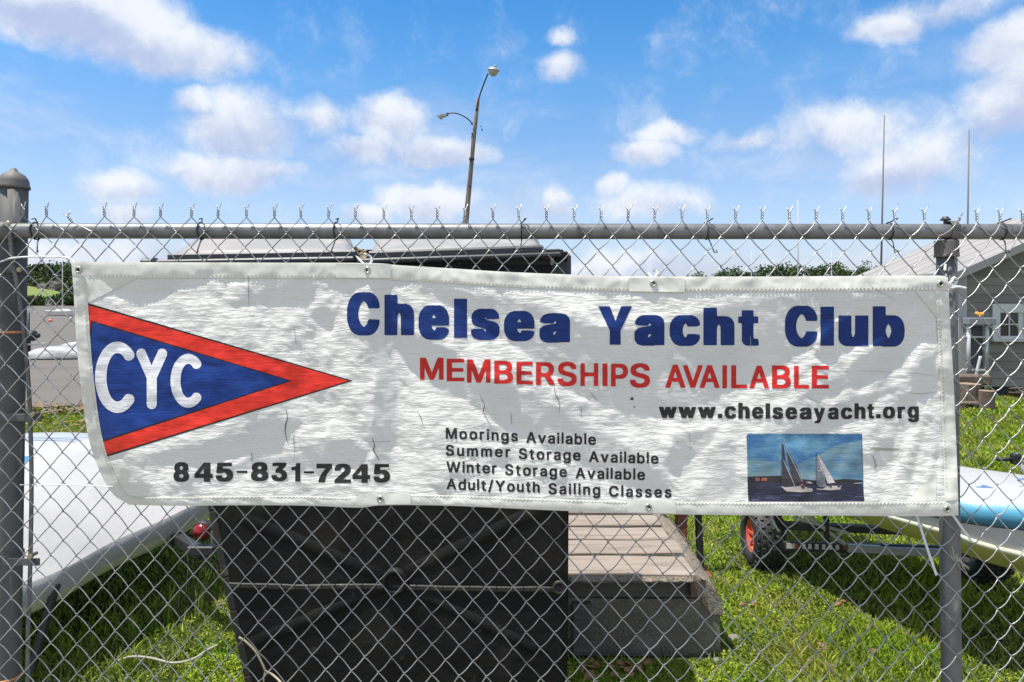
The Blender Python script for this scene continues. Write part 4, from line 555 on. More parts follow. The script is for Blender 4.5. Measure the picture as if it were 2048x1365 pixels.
def fence():
    KR=47
    for i in range(-3,47):
        for side in (1,-1):
            pts=[]; rad=[]
            px0,py0=node(i,0)
            # barbed tip, twist, then the zigzag
            lean=1.5*float(vnoise(i*5.1,1.7)); tip=(px0+side*(7 if side>0 else 6)+lean,py0-(29 if side>0 else 27)); jx=.0
            if side<0: tip=(px0-6+lean,py0-26)
            bent=(i==1)or(i==33)
            if bent: tip=(px0-side*6-(9 if i==1 else -12),py0-20+side*4)
            pts.append(Pf(tip[0],tip[1],.004*side)); 
            for q in range(15):
                u=q/14.; an=u*math.pi*3.4+(0 if side>0 else math.pi); yy=py0-19+u*17; xx=px0+lean*(1-u)+math.cos(an)*1.9+( (-9 if i==1 else 10)*(1-u) if bent else 0); 
                if bent: yy=py0-12+u*11
                pts.append(Pf(xx,yy,.0026*math.sin(an)))
            if i<-1 and side<0: pass
            for k in range(KR):
                xa,ya=node(i+(side*.5 if k%2 else 0),k); xb,yb=node(i+(0 if k%2 else side*.5),k+1)
                front=((xb-xa)<0)  # '/' strand lies in front
                sg=1 if front else -1
                ov=1.5
                oa=-ov if xb>xa else ov
                for t in ((0,.1,.25,.5,.75,.9) if k else (.06,.14,.25,.5,.75,.9)):
                    e=max(0,1-t/.12) if k else 0; e2=max(0,1-(1-t)/.12)
                    x=xa+(xb-xa)*t+oa*e-oa*e2; y=ya+(yb-ya)*t
                    bow=(.7+1.7*px0/2048.)*math.sin(math.pi*t)*(1 if front else -.3)
                    pts.append(Pf(x+bow*.5,y+bow,sg*WD*math.sin(math.pi*t)**.6))
            n0=len(pts); 
            mb=MB(); mb.tube(pts,WR,5); mb.build('wire',M['galv'],FENCE,smooth=True)
    # top rail with its sleeve seams
    yr=YF+.0265
    def Pr(px,py,Y=yr): return P(px,py,Y)
    mb=MB(); pts=[Pr(x,462.3+1.6*(x/2048.)) for x in np.linspace(-60,2520,44)]; mb.tube(pts,.0207,24); rail=mb.build('top_rail',M['galv_pipe'],FENCE,smooth=True)
    # left terminal post, slightly out of plumb
    yp=YF+.062
    a=Vector(P(27.5,366,yp)); b0=Vector(P(12,1365,yp)); d=(b0-a); b=a+d*((a.z-0.0)/(a.z-b0.z)); 
    mb=MB(); mb.tube([a+(b-a)*t for t in np.linspace(0,1,8)],.0338,28); post=mb.build('terminal_post',M['galv_post'],FENCE,smooth=True)
    mb=MB(); ax=(a-b).normalized()
    prof=[(.0345,-.002),(.0385,-.002),(.0385,.004),(.0360,.010),(.0355,.018),(.033,.025),(.027,.034),(.019,.040),(.0115,.044),(.009,.048),(.0055,.053),(.001,.055)]
    mb.lathe(prof,a-ax*.014,ax,28); mb.build('post_cap',M['cap'],post,smooth=True)
    def pc(py): # post centre at an image row
        t=(EYE-(py-HZ)/F*yp-a.z)/(b.z-a.z); return a+(b-a)*t
    for (py,hh,ext,bx) in [(541,13,0.0,42),(830,15,.016,68),(1112,15,.022,64),(1390,15,.02,60)]:
        c=pc(py); mb=MB(); h=hh/F*yp
        mb.lathe([(.0345,-h/2),(.0372,-h/2),(.0372,h/2),(.0345,h/2)],c,ax,28,True)
        xe=(bx+5-CX)/F*(YF+.012); mb.box(((c.x+.02+xe)/2+.004,YF+.018,c.z),(abs(xe-c.x-.02)+.012,.0035,h*.95),bev=.0008)
        t=mb.build('tension_band',M['galv_post'],FENCE)
        mb=MB(); cb=P(bx,py-1,YF+.010); mb.lathe([(0,-.009),(.0062,-.009),(.0068,-.005),(.0068,-.001),(.0045,0),(.0045,.018),(0,.018)],cb,(0,1,0),10); mb.build('bolt',M['bolt'],t)
    for py in (664,1352):
        c=pc(py); mb=MB(); mb.lathe([(.0345,-.0035),(.0372,-.003),(.0378,0),(.0372,.003),(.0345,.0035)],c,ax,28,True); mb.build('wire_wrap',M['copper'],FENCE,smooth=True)
    # rail end cup on the post
    c=P(8,462,yr+.003); mb=MB(); mb.lathe([(.0208,-.03),(.0240,-.03),(.0240,.03),(.0208,.03)],c,(1,0,0),22,True); mb.build('rail_end_cup',M['cap'],FENCE,smooth=True)
    mb=MB(); mb.lathe([(0,0),(.006,0),(.0065,.004),(.004,.008),(0,.008)],P(17,448,yr-.004),(0,0,1),8); mb.build('bolt',M['bolt'],FENCE)
    # tension bar woven through the mesh end
    tb=[(20,466),(25,520),(38,590),(47,660),(55,740),(60,830),(63,960),(61,1110),(57,1240),(55,1420),(53,1700)]
    mb=MB(); pts=cat([P(x,y,YF+.006) for x,y in tb],6); 
    for p,q in zip(pts[:-1],pts[1:]): mb.bar(Vector(p),Vector(q)+(Vector(q)-Vector(p))*.02,.0105,.0045,(0,1,0),.001)
    mb.build('tension_bar',M['galv_post'],FENCE)
    # right line post with loop cap
    yl=YF+.034
    a=Vector(P(1893,492,yl)); b0=Vector(P(1903,1365,yl)); d=b0-a; b=a+d*(a.z/(a.z-b0.z)); ax=(a-b).normalized()
    mb=MB(); mb.tube([a+(b-a)*t for t in np.linspace(0,1,8)],.0243,24); lp=mb.build('line_post',M['galv_line'],FENCE,smooth=True)
    mb=MB(); mb.lathe([(.0249,-.030),(.0300,-.030),(.0300,-.026),(.0290,-.024),(.0290,.012),(.0275,.014),(.012,.015),(.012,.014)],a,ax,24)
    loop=[]; cy=P(1903,462.5,yr)
    for q in range(22):
        an=math.radians(-90+q*360/21.); loop.append((cy[0],cy[1]+.0245*math.cos(an),cy[2]+.0245*math.sin(an)))
    for p,q in zip(loop[:-1],loop[1:]): mb.bar(p,Vector(q)+(Vector(q)-Vector(p))*.06,.020,.0045,Vector(p)-Vector(cy),.001)
    mb.box((cy[0],cy[1],cy[2]-.033),(.020,.012,.022),bev=.002)
    mb.build('rail_loop_cap',M['cap'],lp)
    mb=MB(); k=P(1891,442,yr); mb.lathe([(0,-.010),(.005,-.010),(.005,0),(.0125,.001),(.0125,.004),(.009,.007),(.006,.011),(0,.011)],k,(0,0,1),14); mb.build('cap_knob',M['steel_dark'],lp)
    # tie wires: loop over the rail, tail hooked to a strand under it
    for (x,dx,dn) in [(72,8,1),(402,-3,1),(672,-6,1),(1043,0,1),(1412,-6,-1),(1778,-12,-1),(2002,-14,-1)]:
        pts=[]; c=Vector(P(x,462.5,yr))
        for q in range(20):
            an=math.radians(120-q*300/19.); pts.append(c+Vector((.004*(q/19.-.5)+.0,-.0228*math.cos(an)*1.0*-1 if False else -.0228*math.cos(an),.0228*math.sin(an))))
        e=Vector(Pf(x+dx*1.0+(-4 if dn>0 else 22),506,.004)); m_=Vector(P(x+(dx*.4 if dn>0 else 8),484,yr-.018))
        pts=[c+Vector((.006,-.026,.028)),c+Vector((.012,-.021,.031))]+pts+[m_,e,e+Vector((.006,-.006,.001)),e+Vector((.004,-.002,.006))]
        mb=MB(); mb.tube(pts,.0017,6); mb.build('tie_wire',M['steel_dark'],FENCE,smooth=True)
fence()
# ================================================================ banner
XL,XR=120,1935; YT,YB=510,1045; GS=2.0
gx=np.arange(XL,XR+1,GS); gy=np.arange(YT,YB+1,GS); GXX,GYY=np.meshgrid(gx,gy)
def inpoly(X,Y,poly):
    ins=np.zeros(X.shape,bool); n=len(poly)
    for i in range(n):
        ax,ay=poly[i]; bx,by=poly[(i+1)%n]
        if ay==by: continue
        ins^=((ay>Y)!=(by>Y))&(X<(bx-ax)*(Y-ay)/(by-ay)+ax)
    return ins
def blur(A,n):
    for _ in range(n):
        B=np.pad(A,1,'edge'); A=(B[1:-1,1:-1]*4+B[:-2,1:-1]+B[2:,1:-1]+B[1:-1,:-2]+B[1:-1,2:])/8
    return A
ZONES=[ # zones of the cloth that lean away from the sun
 ([(855,570),(960,588),(1060,603),(1115,622),(1160,648),(1250,662),(1345,648),(1430,622),(1500,592),(1640,583),(1745,590),(1700,612),(1650,650),(1612,700),(1545,748),(1440,790),(1390,812),(1315,838),(1200,812),(1120,768),(1050,708),(965,648),(890,604)],.115),
 ([(770,640),(890,690),(990,760),(1060,790),(1150,832),(1240,885),(1330,950),(1340,985),(1240,975),(1120,905),(1060,880),(1000,840),(940,800),(880,775),(815,735)],.11),
 ([(742,560),(786,570),(778,680),(792,800),(786,930),(742,935),(748,800),(738,680)],.10),
 ([(285,915),(420,880),(560,832),(592,850),(560,880),(572,902),(430,922),(300,928)],.10),
 ([(440,925),(600,905),(700,880),(735,900),(720,925),(560,945),(450,940)],.08),
 ([(200,556),(330,560),(420,568),(360,580),(300,590),(250,584)],.12),
 ([(590,560),(640,565),(620,600),(500,615),(440,608)],.10),
 ([(1720,592),(1872,583),(1815,622),(1740,672),(1650,722),(1630,712),(1668,660)],.16),
 ([(1868,598),(1880,612),(1815,690),(1735,762),(1640,800),(1590,800),(1690,742),(1790,660)],.15),
 ([(1846,725),(1878,702),(1872,770),(1835,806),(1790,820)],.15),
 ([(1700,798),(1790,765),(1720,835),(1600,872),(1560,872)],.13),
 ([(1345,872),(1440,850),(1420,890),(1360,940),(1330,930)],.12),
 ([(1745,880),(1800,872),(1790,920),(1742,940)],.12),
 ([(1400,905),(1470,880),(1465,990),(1380,1000),(1420,950)],.10),
 ([(1560,612),(1600,600),(1560,640),(1500,665)],.05),
]
def banner_depth():
    wx=14*vnoise(GXX/37.,GYY/26.,21)+7*vnoise(GXX/15.,GYY/12.,22); wy=9*vnoise(GXX/43.,GYY/19.,23)+4*vnoise(GXX/13.,GYY/8.,24)
    m=np.zeros(GXX.shape)
    for poly,b in ZONES:
        m=np.maximum(m,blur(inpoly(GXX+wx*.6,GYY+wy*.7,poly).astype(float),8)*b)
    k=np.clip(m/.09,0,1)
    rg=lambda u,v,sd: (1-2*np.abs(vnoise(u,v,sd)))      # ridged: crisp little folds
    jx=10*vnoise(GXX/28.,GYY/22.,40); jy=8*vnoise(GXX/24.,GYY/18.,41)
    a1=GXX*.82+GYY*.57+jx; a2=-GXX*.57+GYY*.82+jy; a3=GXX*.86-GYY*.5+jy; a4=GXX*.5+GYY*.86+jx
    fine=.075*rg(a1/46.,a2/15.,42)+.070*rg(a3/40.,a4/13.,43)+.075*vnoise((GXX+jx)/16.,(GYY+jy)/5.,44)+.06*vnoise((GXX+jx)/9.,(GYY+jy)/4.,45)+.05*rg(a1/20.,a2/8.,46)
    # crinkles: horizontal on the left, fanning from the upper right corner on the right
    ang=np.arctan2(GYY-560,1930-GXX); rad=np.hypot(GYY-560,1930-GXX)
    wr=smooth01((GXX-1380)/260.)
    c1=vnoise((GXX+jx)/62.,(GYY+jy)/15.,31)*.075+vnoise((GXX+jx)/34.,(GYY+jy)/8.,32)*.10+vnoise(GXX/120.,GYY/34.,33)*.02
    c2=vnoise(ang*17,rad/210.,34)*.12+vnoise(ang*37,rad/90.,35)*.09+vnoise(GXX/34.,GYY/9.,36)*.07
    ang3=np.arctan2(GYY-535,GXX-740); rad3=np.hypot(GYY-535,GXX-740); w3=np.exp(-(rad3/240.)**2)
    c3=vnoise(ang3*9,rad3/160.,37)*.15
    cr=(c1*(1-wr)+c2*wr)*(1-.6*w3)+c3*w3+fine
    streak=vnoise(GXX/90.+.3*GYY/40.,GYY/24.,38)
    s=(.04+1.15*cr-.07*smooth01((streak-.30)/.3))*(1-k)-m*1.5+.55*fine*k+k*.015*vnoise(GXX/50.,GYY/20.,39)
    edge=smooth01((GYY-528)/26.)*smooth01((1022-GYY)/22.); s=s*edge+.02
    # the relief whose slope along the sun's line is s, with as little sideways twist as possible
    s=s-s.mean(); pad=60; S=np.pad(s,pad,'reflect'); ky=2*np.pi*np.fft.fftfreq(S.shape[0],GS/PXM)[:,None]; kx=2*np.pi*np.fft.fftfreq(S.shape[1],GS/PXM)[None,:]
    D=1j*(.31*kx+.95*ky); K2=kx**2+ky**2; H=np.conj(D)*np.fft.fft2(S)/(abs(D)**2+.05*K2+.6**2*40); H[0,0]=0
    h=np.real(np.fft.ifft2(H))[pad:-pad,pad:-pad]
    # limit lateral jumps
    h+= -.004*np.cos((GXX-120)/1815*math.pi*6)*smooth01((GYY-520)/200)
    lft=140+ np.interp(GYY,[520,640,760,860,925,985,1015],[2,10,20,35,55,85,110]); dx=GXX-lft
    h-= .055*smooth01((95-dx)/95.)**1.5*smooth01((GYY-690)/260.)
    return h
BH=banner_depth(); BH-=0
BH=BH-np.percentile(BH,2)+.004
def bh(px,py):
    u=np.clip((np.asarray(px,float)-XL)/GS,0,len(gx)-1.001); v=np.clip((np.asarray(py,float)-YT)/GS,0,len(gy)-1.001)
    i=u.astype(int); j=v.astype(int); fu=u-i; fv=v-j
    return (BH[j,i]*(1-fu)+BH[j,i+1]*fu)*(1-fv)+(BH[j+1,i]*(1-fu)+BH[j+1,i+1]*fu)*fv
def BP(px,py,off=0.0):
    px=np.asarray(px,float); py=np.asarray(py,float); Y=YF-.009-bh(px,py)-off
    return np.stack([(px-CX)/F*Y,Y,EYE-(py-HZ)/F*Y],-1)
BAN=thing('vinyl_banner','large white vinyl yacht club banner with red and blue pennant, tied to the chain-link fence','banner',(0,YF-.02,.95))
eT=[(142,523),(250,524.5),(500,525.5),(735,526.5),(800,531),(900,537),(1000,543.5),(1140,549.5),(1250,553),(1500,553.5),(1700,552.5),(1870,551.5),(1896,556)]
eB=[(258,1010),(350,1012),(500,1011),(620,1012),(700,1015.5),(730,1015),(770,1011),(900,1012),(1100,1021),(1300,1028),(1500,1031),(1700,1032),(1860,1033),(1917,1031)]
eL=[(142,523),(147,580),(150,640),(158,740),(172,850),(190,920),(222,984),(258,1010)]
eR=[(1896,556),(1900,640),(1906,740),(1911,850),(1915,950),(1917,1031)]
def arc(pts,n):
    p=np.array(cat([(*q,0) for q in pts],12))[:,:2]; d=np.r_[0,np.cumsum(np.hypot(*np.diff(p,axis=0).T))]; t=np.linspace(0,d[-1],n)
    return np.stack([np.interp(t,d,p[:,0]),np.interp(t,d,p[:,1])],1)
NU,NV=881,241
AT,AB,AL,AR=arc(eT,NU),arc(eB,NU),arc(eL,NV),arc(eR,NV)
uu=np.linspace(0,1,NU)[None,:,None]; vv=np.linspace(0,1,NV)[:,None,None]
CO=(1-vv)*AT[None]+vv*AB[None]+(1-uu)*AL[:,None]+uu*AR[:,None]-((1-uu)*(1-vv)*AT[0]+uu*(1-vv)*AT[-1]+(1-uu)*vv*AB[0]+uu*vv*AB[-1])
def coons(u,v):
    a=np.clip(np.asarray(u)*(NU-1),0,NU-1.001); b=np.clip(np.asarray(v)*(NV-1),0,NV-1.001); i=a.astype(int); j=b.astype(int); fa=(a-i)[...,None]; fb=(b-j)[...,None]
    return (CO[j,i]*(1-fa)+CO[j,i+1]*fa)*(1-fb)+(CO[j+1,i]*(1-fa)+CO[j+1,i+1]*fa)*fb
def gridmesh(name,U,V,off,m,parent,puck=None):
    g=coons(*np.meshgrid(U,V)); o=np.full(g.shape[:2],off) if np.isscalar(off) else off
    if puck is not None: o=o+puck
    w=BP(g[...,0],g[...,1],o); nv,nu=g.shape[:2]
    idx=np.arange(nu*nv).reshape(nv,nu); Fc=np.stack([idx[:-1,:-1],idx[1:,:-1],idx[1:,1:],idx[:-1,1:]],-1).reshape(-1,4)
    return obj(name,w.reshape(-1,3),Fc.tolist(),m,parent,True)
gridmesh('cloth',np.linspace(0.001,.999,NU),np.linspace(.004,.996,NV),0.0,M['cloth'],BAN)
def hems():
    U=np.linspace(0,1,NU); hv=30/480.; hu=28/1765.
    def pk(U,V,ax,seed,edge):
        a,b=np.meshgrid(U,V); t=a if ax==0 else b; r=(b if ax==0 else a); 
        s=(a*1765 if ax==0 else b*480)
        w=vnoise(s/26.,r*0+seed,seed)*.0010+vnoise(s/9.,r*30,seed+1)*.0005
        pr=np.abs((r-r.min())/(r.max()-r.min()+1e-9)); bulge=.0016*np.sin(np.pi*np.clip(pr,0,1))**.5
        return w*np.sin(np.pi*np.clip(pr,.0,1))+bulge
    V=np.linspace(-.001,hv,9); gridmesh('top_hem',U,V,.0012,M['hem'],BAN,pk(U,V,0,51,0))
    V=np.linspace(1-hv,1.001,9); gridmesh('bottom_hem',U,V,.0012,M['hem'],BAN,pk(U,V,0,53,1))
    V=np.linspace(hv,1-hv,150); Ux=np.linspace(-.0004,hu,8); gridmesh('left_hem',Ux,V,.0016,M['hem'],BAN,pk(Ux,V,1,55,0))
    Ux=np.linspace(1-hu,1.0004,8); gridmesh('right_hem',Ux,V,.0016,M['hem'],BAN,pk(Ux,V,1,57,1))
    def zig(u0,u1,v0,v1,n,amp,ax):
        t=np.linspace(0,1,n*2+1); z=np.where(np.arange(n*2+1)%2==0,-1,1)*amp
        if ax==0: u=u0+(u1-u0)*t; v=v0+z/480.
        else: v=v0+(v1-v0)*t; u=u0+z/1765.
        g=coons(u,v); w=BP(g[:,0],g[:,1],.0028); return [tuple(p) for p in w]
    for pts in (zig(hu,1-hu,hv*.86,0,215,2.3,0),zig(hu,1-hu,1-hv*.86,0,215,2.3,0),zig(hu*.82,0,hv,1-hv,56,2.0,1),zig(1-hu*.82,0,hv,1-hv,56,2.0,1)):
        mb=MB(); mb.tube(pts,.00062,4); mb.build('stitching',M['stitch'],BAN)
hems()
def conform(polys,off,m,name,parent,step=5.0,keep=None):
    """flat print: closed pixel outlines (holes by even-odd) cut to small faces that follow the cloth"""
    AV=[];AF=[]
    for cs in polys:
        allp=np.vstack([np.array(c).reshape(-1,2) for c in cs]); x0,y0=allp.min(0); x1,y1=allp.max(0)
        pts=[];ed=[]
        for c in cs:
            c=np.array(c,float).reshape(-1,2); b=len(pts); n=len(c); pts+=[Vector(p) for p in c]; ed+=[(b+i,b+(i+1)%n) for i in range(n)]
        for x in np.arange(math.ceil(x0/step)*step,x1,step):
            b=len(pts); pts+=[Vector((x,y0-1)),Vector((x,y1+1))]; ed.append((b,b+1))
        for y in np.arange(math.ceil(y0/step)*step,y1,step):
            b=len(pts); pts+=[Vector((x0-1,y)),Vector((x1+1,y))]; ed.append((b,b+1))
        r=delaunay_2d_cdt(pts,ed,[],0,1e-5); V=np.array([[v.x,v.y] for v in r[0]]); T=np.array([f for f in r[2] if len(f)==3])
        c=V[T].mean(1); ins=np.zeros(len(T),bool)
        for q in cs: ins^=inpoly(c[:,0],c[:,1],np.array(q,float).reshape(-1,2).tolist())
        T=T[ins]; us,inv=np.unique(T,return_inverse=True); T=inv.reshape(T.shape); V=V[us]
        a=V[T]; area=(a[:,1,0]-a[:,0,0])*(a[:,2,1]-a[:,0,1])-(a[:,1,1]-a[:,0,1])*(a[:,2,0]-a[:,0,0])
        T=np.where((area<0)[:,None],T,T[:,::-1])
        b=len(AV); AV+=BP(V[:,0],V[:,1],off).tolist(); AF+=(T+b).tolist()
    return obj(name,AV,AF,m,parent,True)
G=json.loads(GLYPHS)
def glyph_box(font,ch,x0,y0,x1,y1):
    cs=[np.array(c,float).reshape(-1,2) for c in G[font][ch]]; a=np.vstack(cs); mn=a.min(0); mx=a.max(0)
    return [[(x0+(p[0]-mn[0])/(mx[0]-mn[0])*(x1-x0), y1-(p[1]-mn[1])/(mx[1]-mn[1])*(y1-y0)) for p in c] for c in cs]
OF=.0009
def lettering():
    big=[('C',694,585,759,671.5),('h',769,590,828,671),('e',837,611,898,680),('l',908,598,934,676),('s',942,618,999,680.5),('e',1008,622.5,1069,683),('a',1079,627,1140,686),
     ('Y',1196.5,613,1264,690),('a',1269,630.5,1329,692),('c',1339.5,630.5,1400,692.5),('h',1407,616,1469,691),('t',1476.6,621,1517.6,692),
     ('C',1570,612,1634.5,694),('l',1641,614,1668,692),('u',1677,631.6,1737,693),('b',1745.6,613,1809.5,694)]
    [conform([glyph_box('H',*b)],OF,M['blue'],'letter',BAN) for b in big]
    mem=[('M',840,716,887,760),('E',893.5,718,928.5,763),('M',934,719,981,766),('B',988.5,722,1026,768),('E',1033,724,1065.5,769.5),('R',1072,725,1109.5,770.5),('S',1115,724,1153.5,773),('H',1161,727,1196.5,772.5),('I',1205,727.5,1215,773),('P',1222,728,1256,773.5),('S',1260,727,1300,776),
     ('A',1331,730,1370.6,776),('V',1366.5,731,1405,776),('A',1399.7,731,1439,776.5),('I',1445,731,1454,777),('L',1462.6,731,1494,777),('A',1499,732,1538,777),('B',1544,731.5,1581.5,777.5),('L',1588,732,1618,777.5),('E',1623.5,732,1658,777.5)]
    [conform([glyph_box('R',*b)],OF,M['red'],'letter',BAN) for b in mem]
    z=lambda o,l:[(c,o+a/7.314,790+t/7.314,o+b/7.314,790+d/7.314) for c,a,t,b,d in l]
    url=z(1310,[('w',58,178,318,340),('w',343,178,600,340),('w',630,178,888,340),('.',920,280,985,342),('c',1018,170,1185,350),('h',1218,115,1385,350),('e',1420,178,1585,353),('l',1618,123,1683,350),('s',1718,182,1873,358)])
    url+=z(1570,[('e',8,183,178,361),('a',213,185,388,362),('y',423,195,585,417),('a',630,187,783,362),('c',820,187,985,358),('h',1018,125,1177,352),('t',1205,137,1305,349),('.',1335,283,1400,345),('o',1432,173,1610,350),('r',1648,175,1757,346),('g',1795,172,1957,402)])
    [conform([glyph_box('U',*b)],OF,M['black'],'letter',BAN,4) for b in url]
    ph=[('8',347,925,378,964.5),('4',389,926,425.6,964),('5',431.7,926,466,964),('-',473,942,494.6,946.5),('8',501.8,925,536.6,963),('3',542.8,926,574,963),('1',583,927,600.5,963.5),('-',607.7,943,628,947.5),('7',633,928,664,965),('2',669,928,702,966.5),('4',705,929,740,966),('5',747,928.5,780,966)]
    [conform([glyph_box('N',*b)],OF,M['black'],'letter',BAN,4) for b in ph]
    lines=[[('Moorings',891.5,1035.7,877,883),('Available',1052.5,1192,885.5,890)],[('Summer',891.5,1020.7,911.3,914.8),('Storage',1037.5,1161.4,918,921.5),('Available',1178,1317,924,927.8)],
     [('Winter',892.8,993.3,944.6,947.4),('Storage',1010,1134,949.8,954.5),('Available',1151,1290,956.8,960.3)],[('Adult/Youth',893,1079.6,978.6,985.3),('Sailing',1097,1200.5,988,990.5),('Classes',1218,1343,993.3,995.2)]]
    adv=G['adv']; S=22.5/.560/1000.
    for ln in lines:
        gl=[]
        for (wd,x0,x1,b0,b1) in ln:
            gs=[(ch,[np.array(c,float).reshape(-1,2) for c in G['M'][ch]]) for ch in wd]
            wid=[max(c[:,0].max() for c in q)-min(c[:,0].min() for c in q) for _,q in gs]
            mn=[min(c[:,0].min() for c in q) for _,q in gs]
            tot=sum(wid)*S; gap=((x1-x0)-tot)/(len(wd)-1); x=x0
            for (ch,q),w,m_ in zip(gs,wid,mn):
                out=[]
                for c in q:
                    X=x+(c[:,0]-m_)*S; Y=b0+(b1-b0)*(X-x0)/(x1-x0)-c[:,1]*S; out.append(np.stack([X,Y],1).tolist())
                gl.append(out); x+=w*S+gap
        [conform([q],OF,M['black'],'letter',BAN,4) for q in gl]
lettering()
def pennant():
    def curve(a,b,bulge,n=14):
        return [(a[0]+(b[0]-a[0])*t+bulge*math.sin(math.pi*t),a[1]+(b[1]-a[1])*t) for t in np.linspace(0,1,n)]
    outer=[(706,762)]+curve((208,916),(174,606),-11)
    conform([[outer]],.0005,M['black'],'pennant_outline',BAN)
    red=[(697,762)]+curve((209.5,911.5),(177,611),-11)
    blk2=[(584,762)]+curve((198.5,887),(181.5,641),-10)
    conform([[red,blk2]],.0010,M['red2'],'red_pennant_border',BAN)
    blue=[(577,762)]+curve((200.5,882.5),(185,645.5),-10)
    conform([[blue]],.0010,M['blue2'],'blue_pennant_field',BAN)
    def cshape(cx,cy,rx,ry,w,a0,a1,n=34,wx=1.0):
        o=[];i_=[]
        for t in np.linspace(a0,a1,n):
            a=math.radians(t); o.append((cx+(rx)*math.cos(a),cy-(ry)*math.sin(a))); i_.append((cx+(rx-w*wx)*math.cos(a),cy-(ry-w)*math.sin(a)))
        def cap_(p,q,sgn):
            c=((p[0]+q[0])/2,(p[1]+q[1])/2); r=math.hypot(p[0]-q[0],p[1]-q[1])/2; b=math.atan2(p[1]-c[1],p[0]-c[0]); return [(c[0]+r*math.cos(b+sgn*math.pi*k/9),c[1]+r*math.sin(b+sgn*math.pi*k/9)) for k in range(1,9)]
        return o+cap_(o[-1],i_[-1],-1)+i_[::-1]+cap_(i_[0],o[0],-1)
    C1=cshape(235,755,45,71.5,23,48,312,40,1.0); C2=cshape(376.5,762,35.5,54,20,50,310,36,1.0)
    def rnd(c,r,a0,a1,n=7): return [(c[0]+r*math.cos(math.radians(a)),c[1]+r*math.sin(math.radians(a))) for a in np.linspace(a0,a1,n)]
    Yp=rnd((283,708),10.5,150,310)+[(303,731)]+rnd((324,708),10.5,230,390)+[(313.5,757)]+rnd((303.5,809),10,0,180)+[(293.5,757)]
    [conform([[q]],.0016,M['white_print'],'pennant_letter',BAN,4) for q in (C1,Yp,C2)]
pennant()
def photo_print():
    q=[(1493,871),(1497,868),(1724,868),(1726,930),(1728,1006),(1610,1004),(1497,1003),(1495,930)]
    ph=conform([[q]],.0005,M['pic_sky'],'printed_photo',BAN)
    Z=lambda pts:[(1480+x/7.877,850+y/7.877) for x,y in pts]
    L=lambda polys,off,m,n: conform([[Z(p)] for p in polys],off,m,n,ph)
    L([[(115,560),(640,580),(640,830),(120,830)],[(880,620),(1200,500),(1500,330),(1910,240),(1930,640),(1925,870),(880,870)]],.0008,M['pic_haze'],'print_clouds')
    L([[(118,820),(640,800),(940,850),(1200,890),(1640,855),(1930,872),(1930,925),(118,915)]],.0011,M['pic_land'],'print_far_bank')
    L([[(118,912),(1930,925),(1960,1226),(132,1200)]],.0011,M['pic_water'],'print_water')
    L([[(240,835),(310,835),(310,888),(240,888)],[(340,835),(425,835),(425,885),(340,885)]],.0014,M['pic_brick'],'print_buildings')
    L([[(660,300),(685,300),(720,640),(865,970),(700,990),(655,960)],[(700,230),(730,360),(905,690),(985,890),(940,925),(830,900),(760,560),(735,400)]],.0014,M['pic_sail_dark'],'print_dark_sails')
    L([[(1200,470),(1260,690),(1380,985),(1240,980),(1200,930)]],.0014,M['pic_sail_grey'],'print_grey_sail')
    L([[(1210,450),(1330,620),(1500,915),(1385,925),(1270,700)]],.0017,M['pic_sail'],'print_pale_sail')
    L([[(640,965),(720,985),(870,970),(960,960),(1150,1010),(1140,1055),(940,1062),(730,1050)],[(1200,1000),(1300,1010),(1400,960),(1600,960),(1580,1018),(1440,1030),(1220,1022)]],.0017,M['pic_hull'],'print_hulls')
    L([[(950,930),(1000,930),(1000,965),(950,965)]],.0020,M['pic_brick'],'print_crew_jacket')
    def ln(a,b,w=3.0):
        a=np.array(a,float); b=np.array(b,float); d=(b-a)/np.hypot(*(b-a)); n_=np.array([-d[1],d[0]])*w; return [tuple(a-n_),tuple(b-n_),tuple(b+n_),tuple(a+n_)]
    L([ln((694,225),(690,300)),ln((706,225),(726,350),3),ln((725,365),(985,900),3.5),ln((685,560),(870,975),4)],.0020,M['pic_hull'],'print_forestay')
    L([ln((1205,440),(1400,985),3.5),ln((1198,470),(1202,980),2.5)],.0020,M['pic_land'],'print_rigging')
    L([[(1230,715),(1270,722),(1266,738),(1228,730)],[(1030,900),(1100,895),(1150,918),(1100,925)],[(1890,912),(1920,912),(1920,924),(1790,926),(1790,920)]],.0023,M['pic_hull'],'print_marks')
    L([[(960,975),(1010,965),(1030,1000),(980,1010)],[(1060,940),(1085,950),(1080,1000),(1060,1000)],[(1400,945),(1440,950),(1450,985),(1410,985)],[(1520,930),(1560,935),(1590,975),(1540,980)]],.0023,M['pic_sail_dark'],'print_crew')
    rr=random.Random(3); st=[]
    for k in range(26):
        x=rr.uniform(140,1880); y=rr.uniform(1080,1195); 
        if 600<x<1250 and rr.random()<.7: continue
        st.append(ln((x,y),(min(1940,x+rr.uniform(40,150)),y+rr.uniform(-4,6)),rr.uniform(2,5)))
    L(st,.0014,M['pic_wave'],'print_waves')
    L([ln((1435,170),(1425,250),4),ln((1425,250),(1385,300),3)],.0014,M['pic_haze'],'print_scratch')
photo_print()
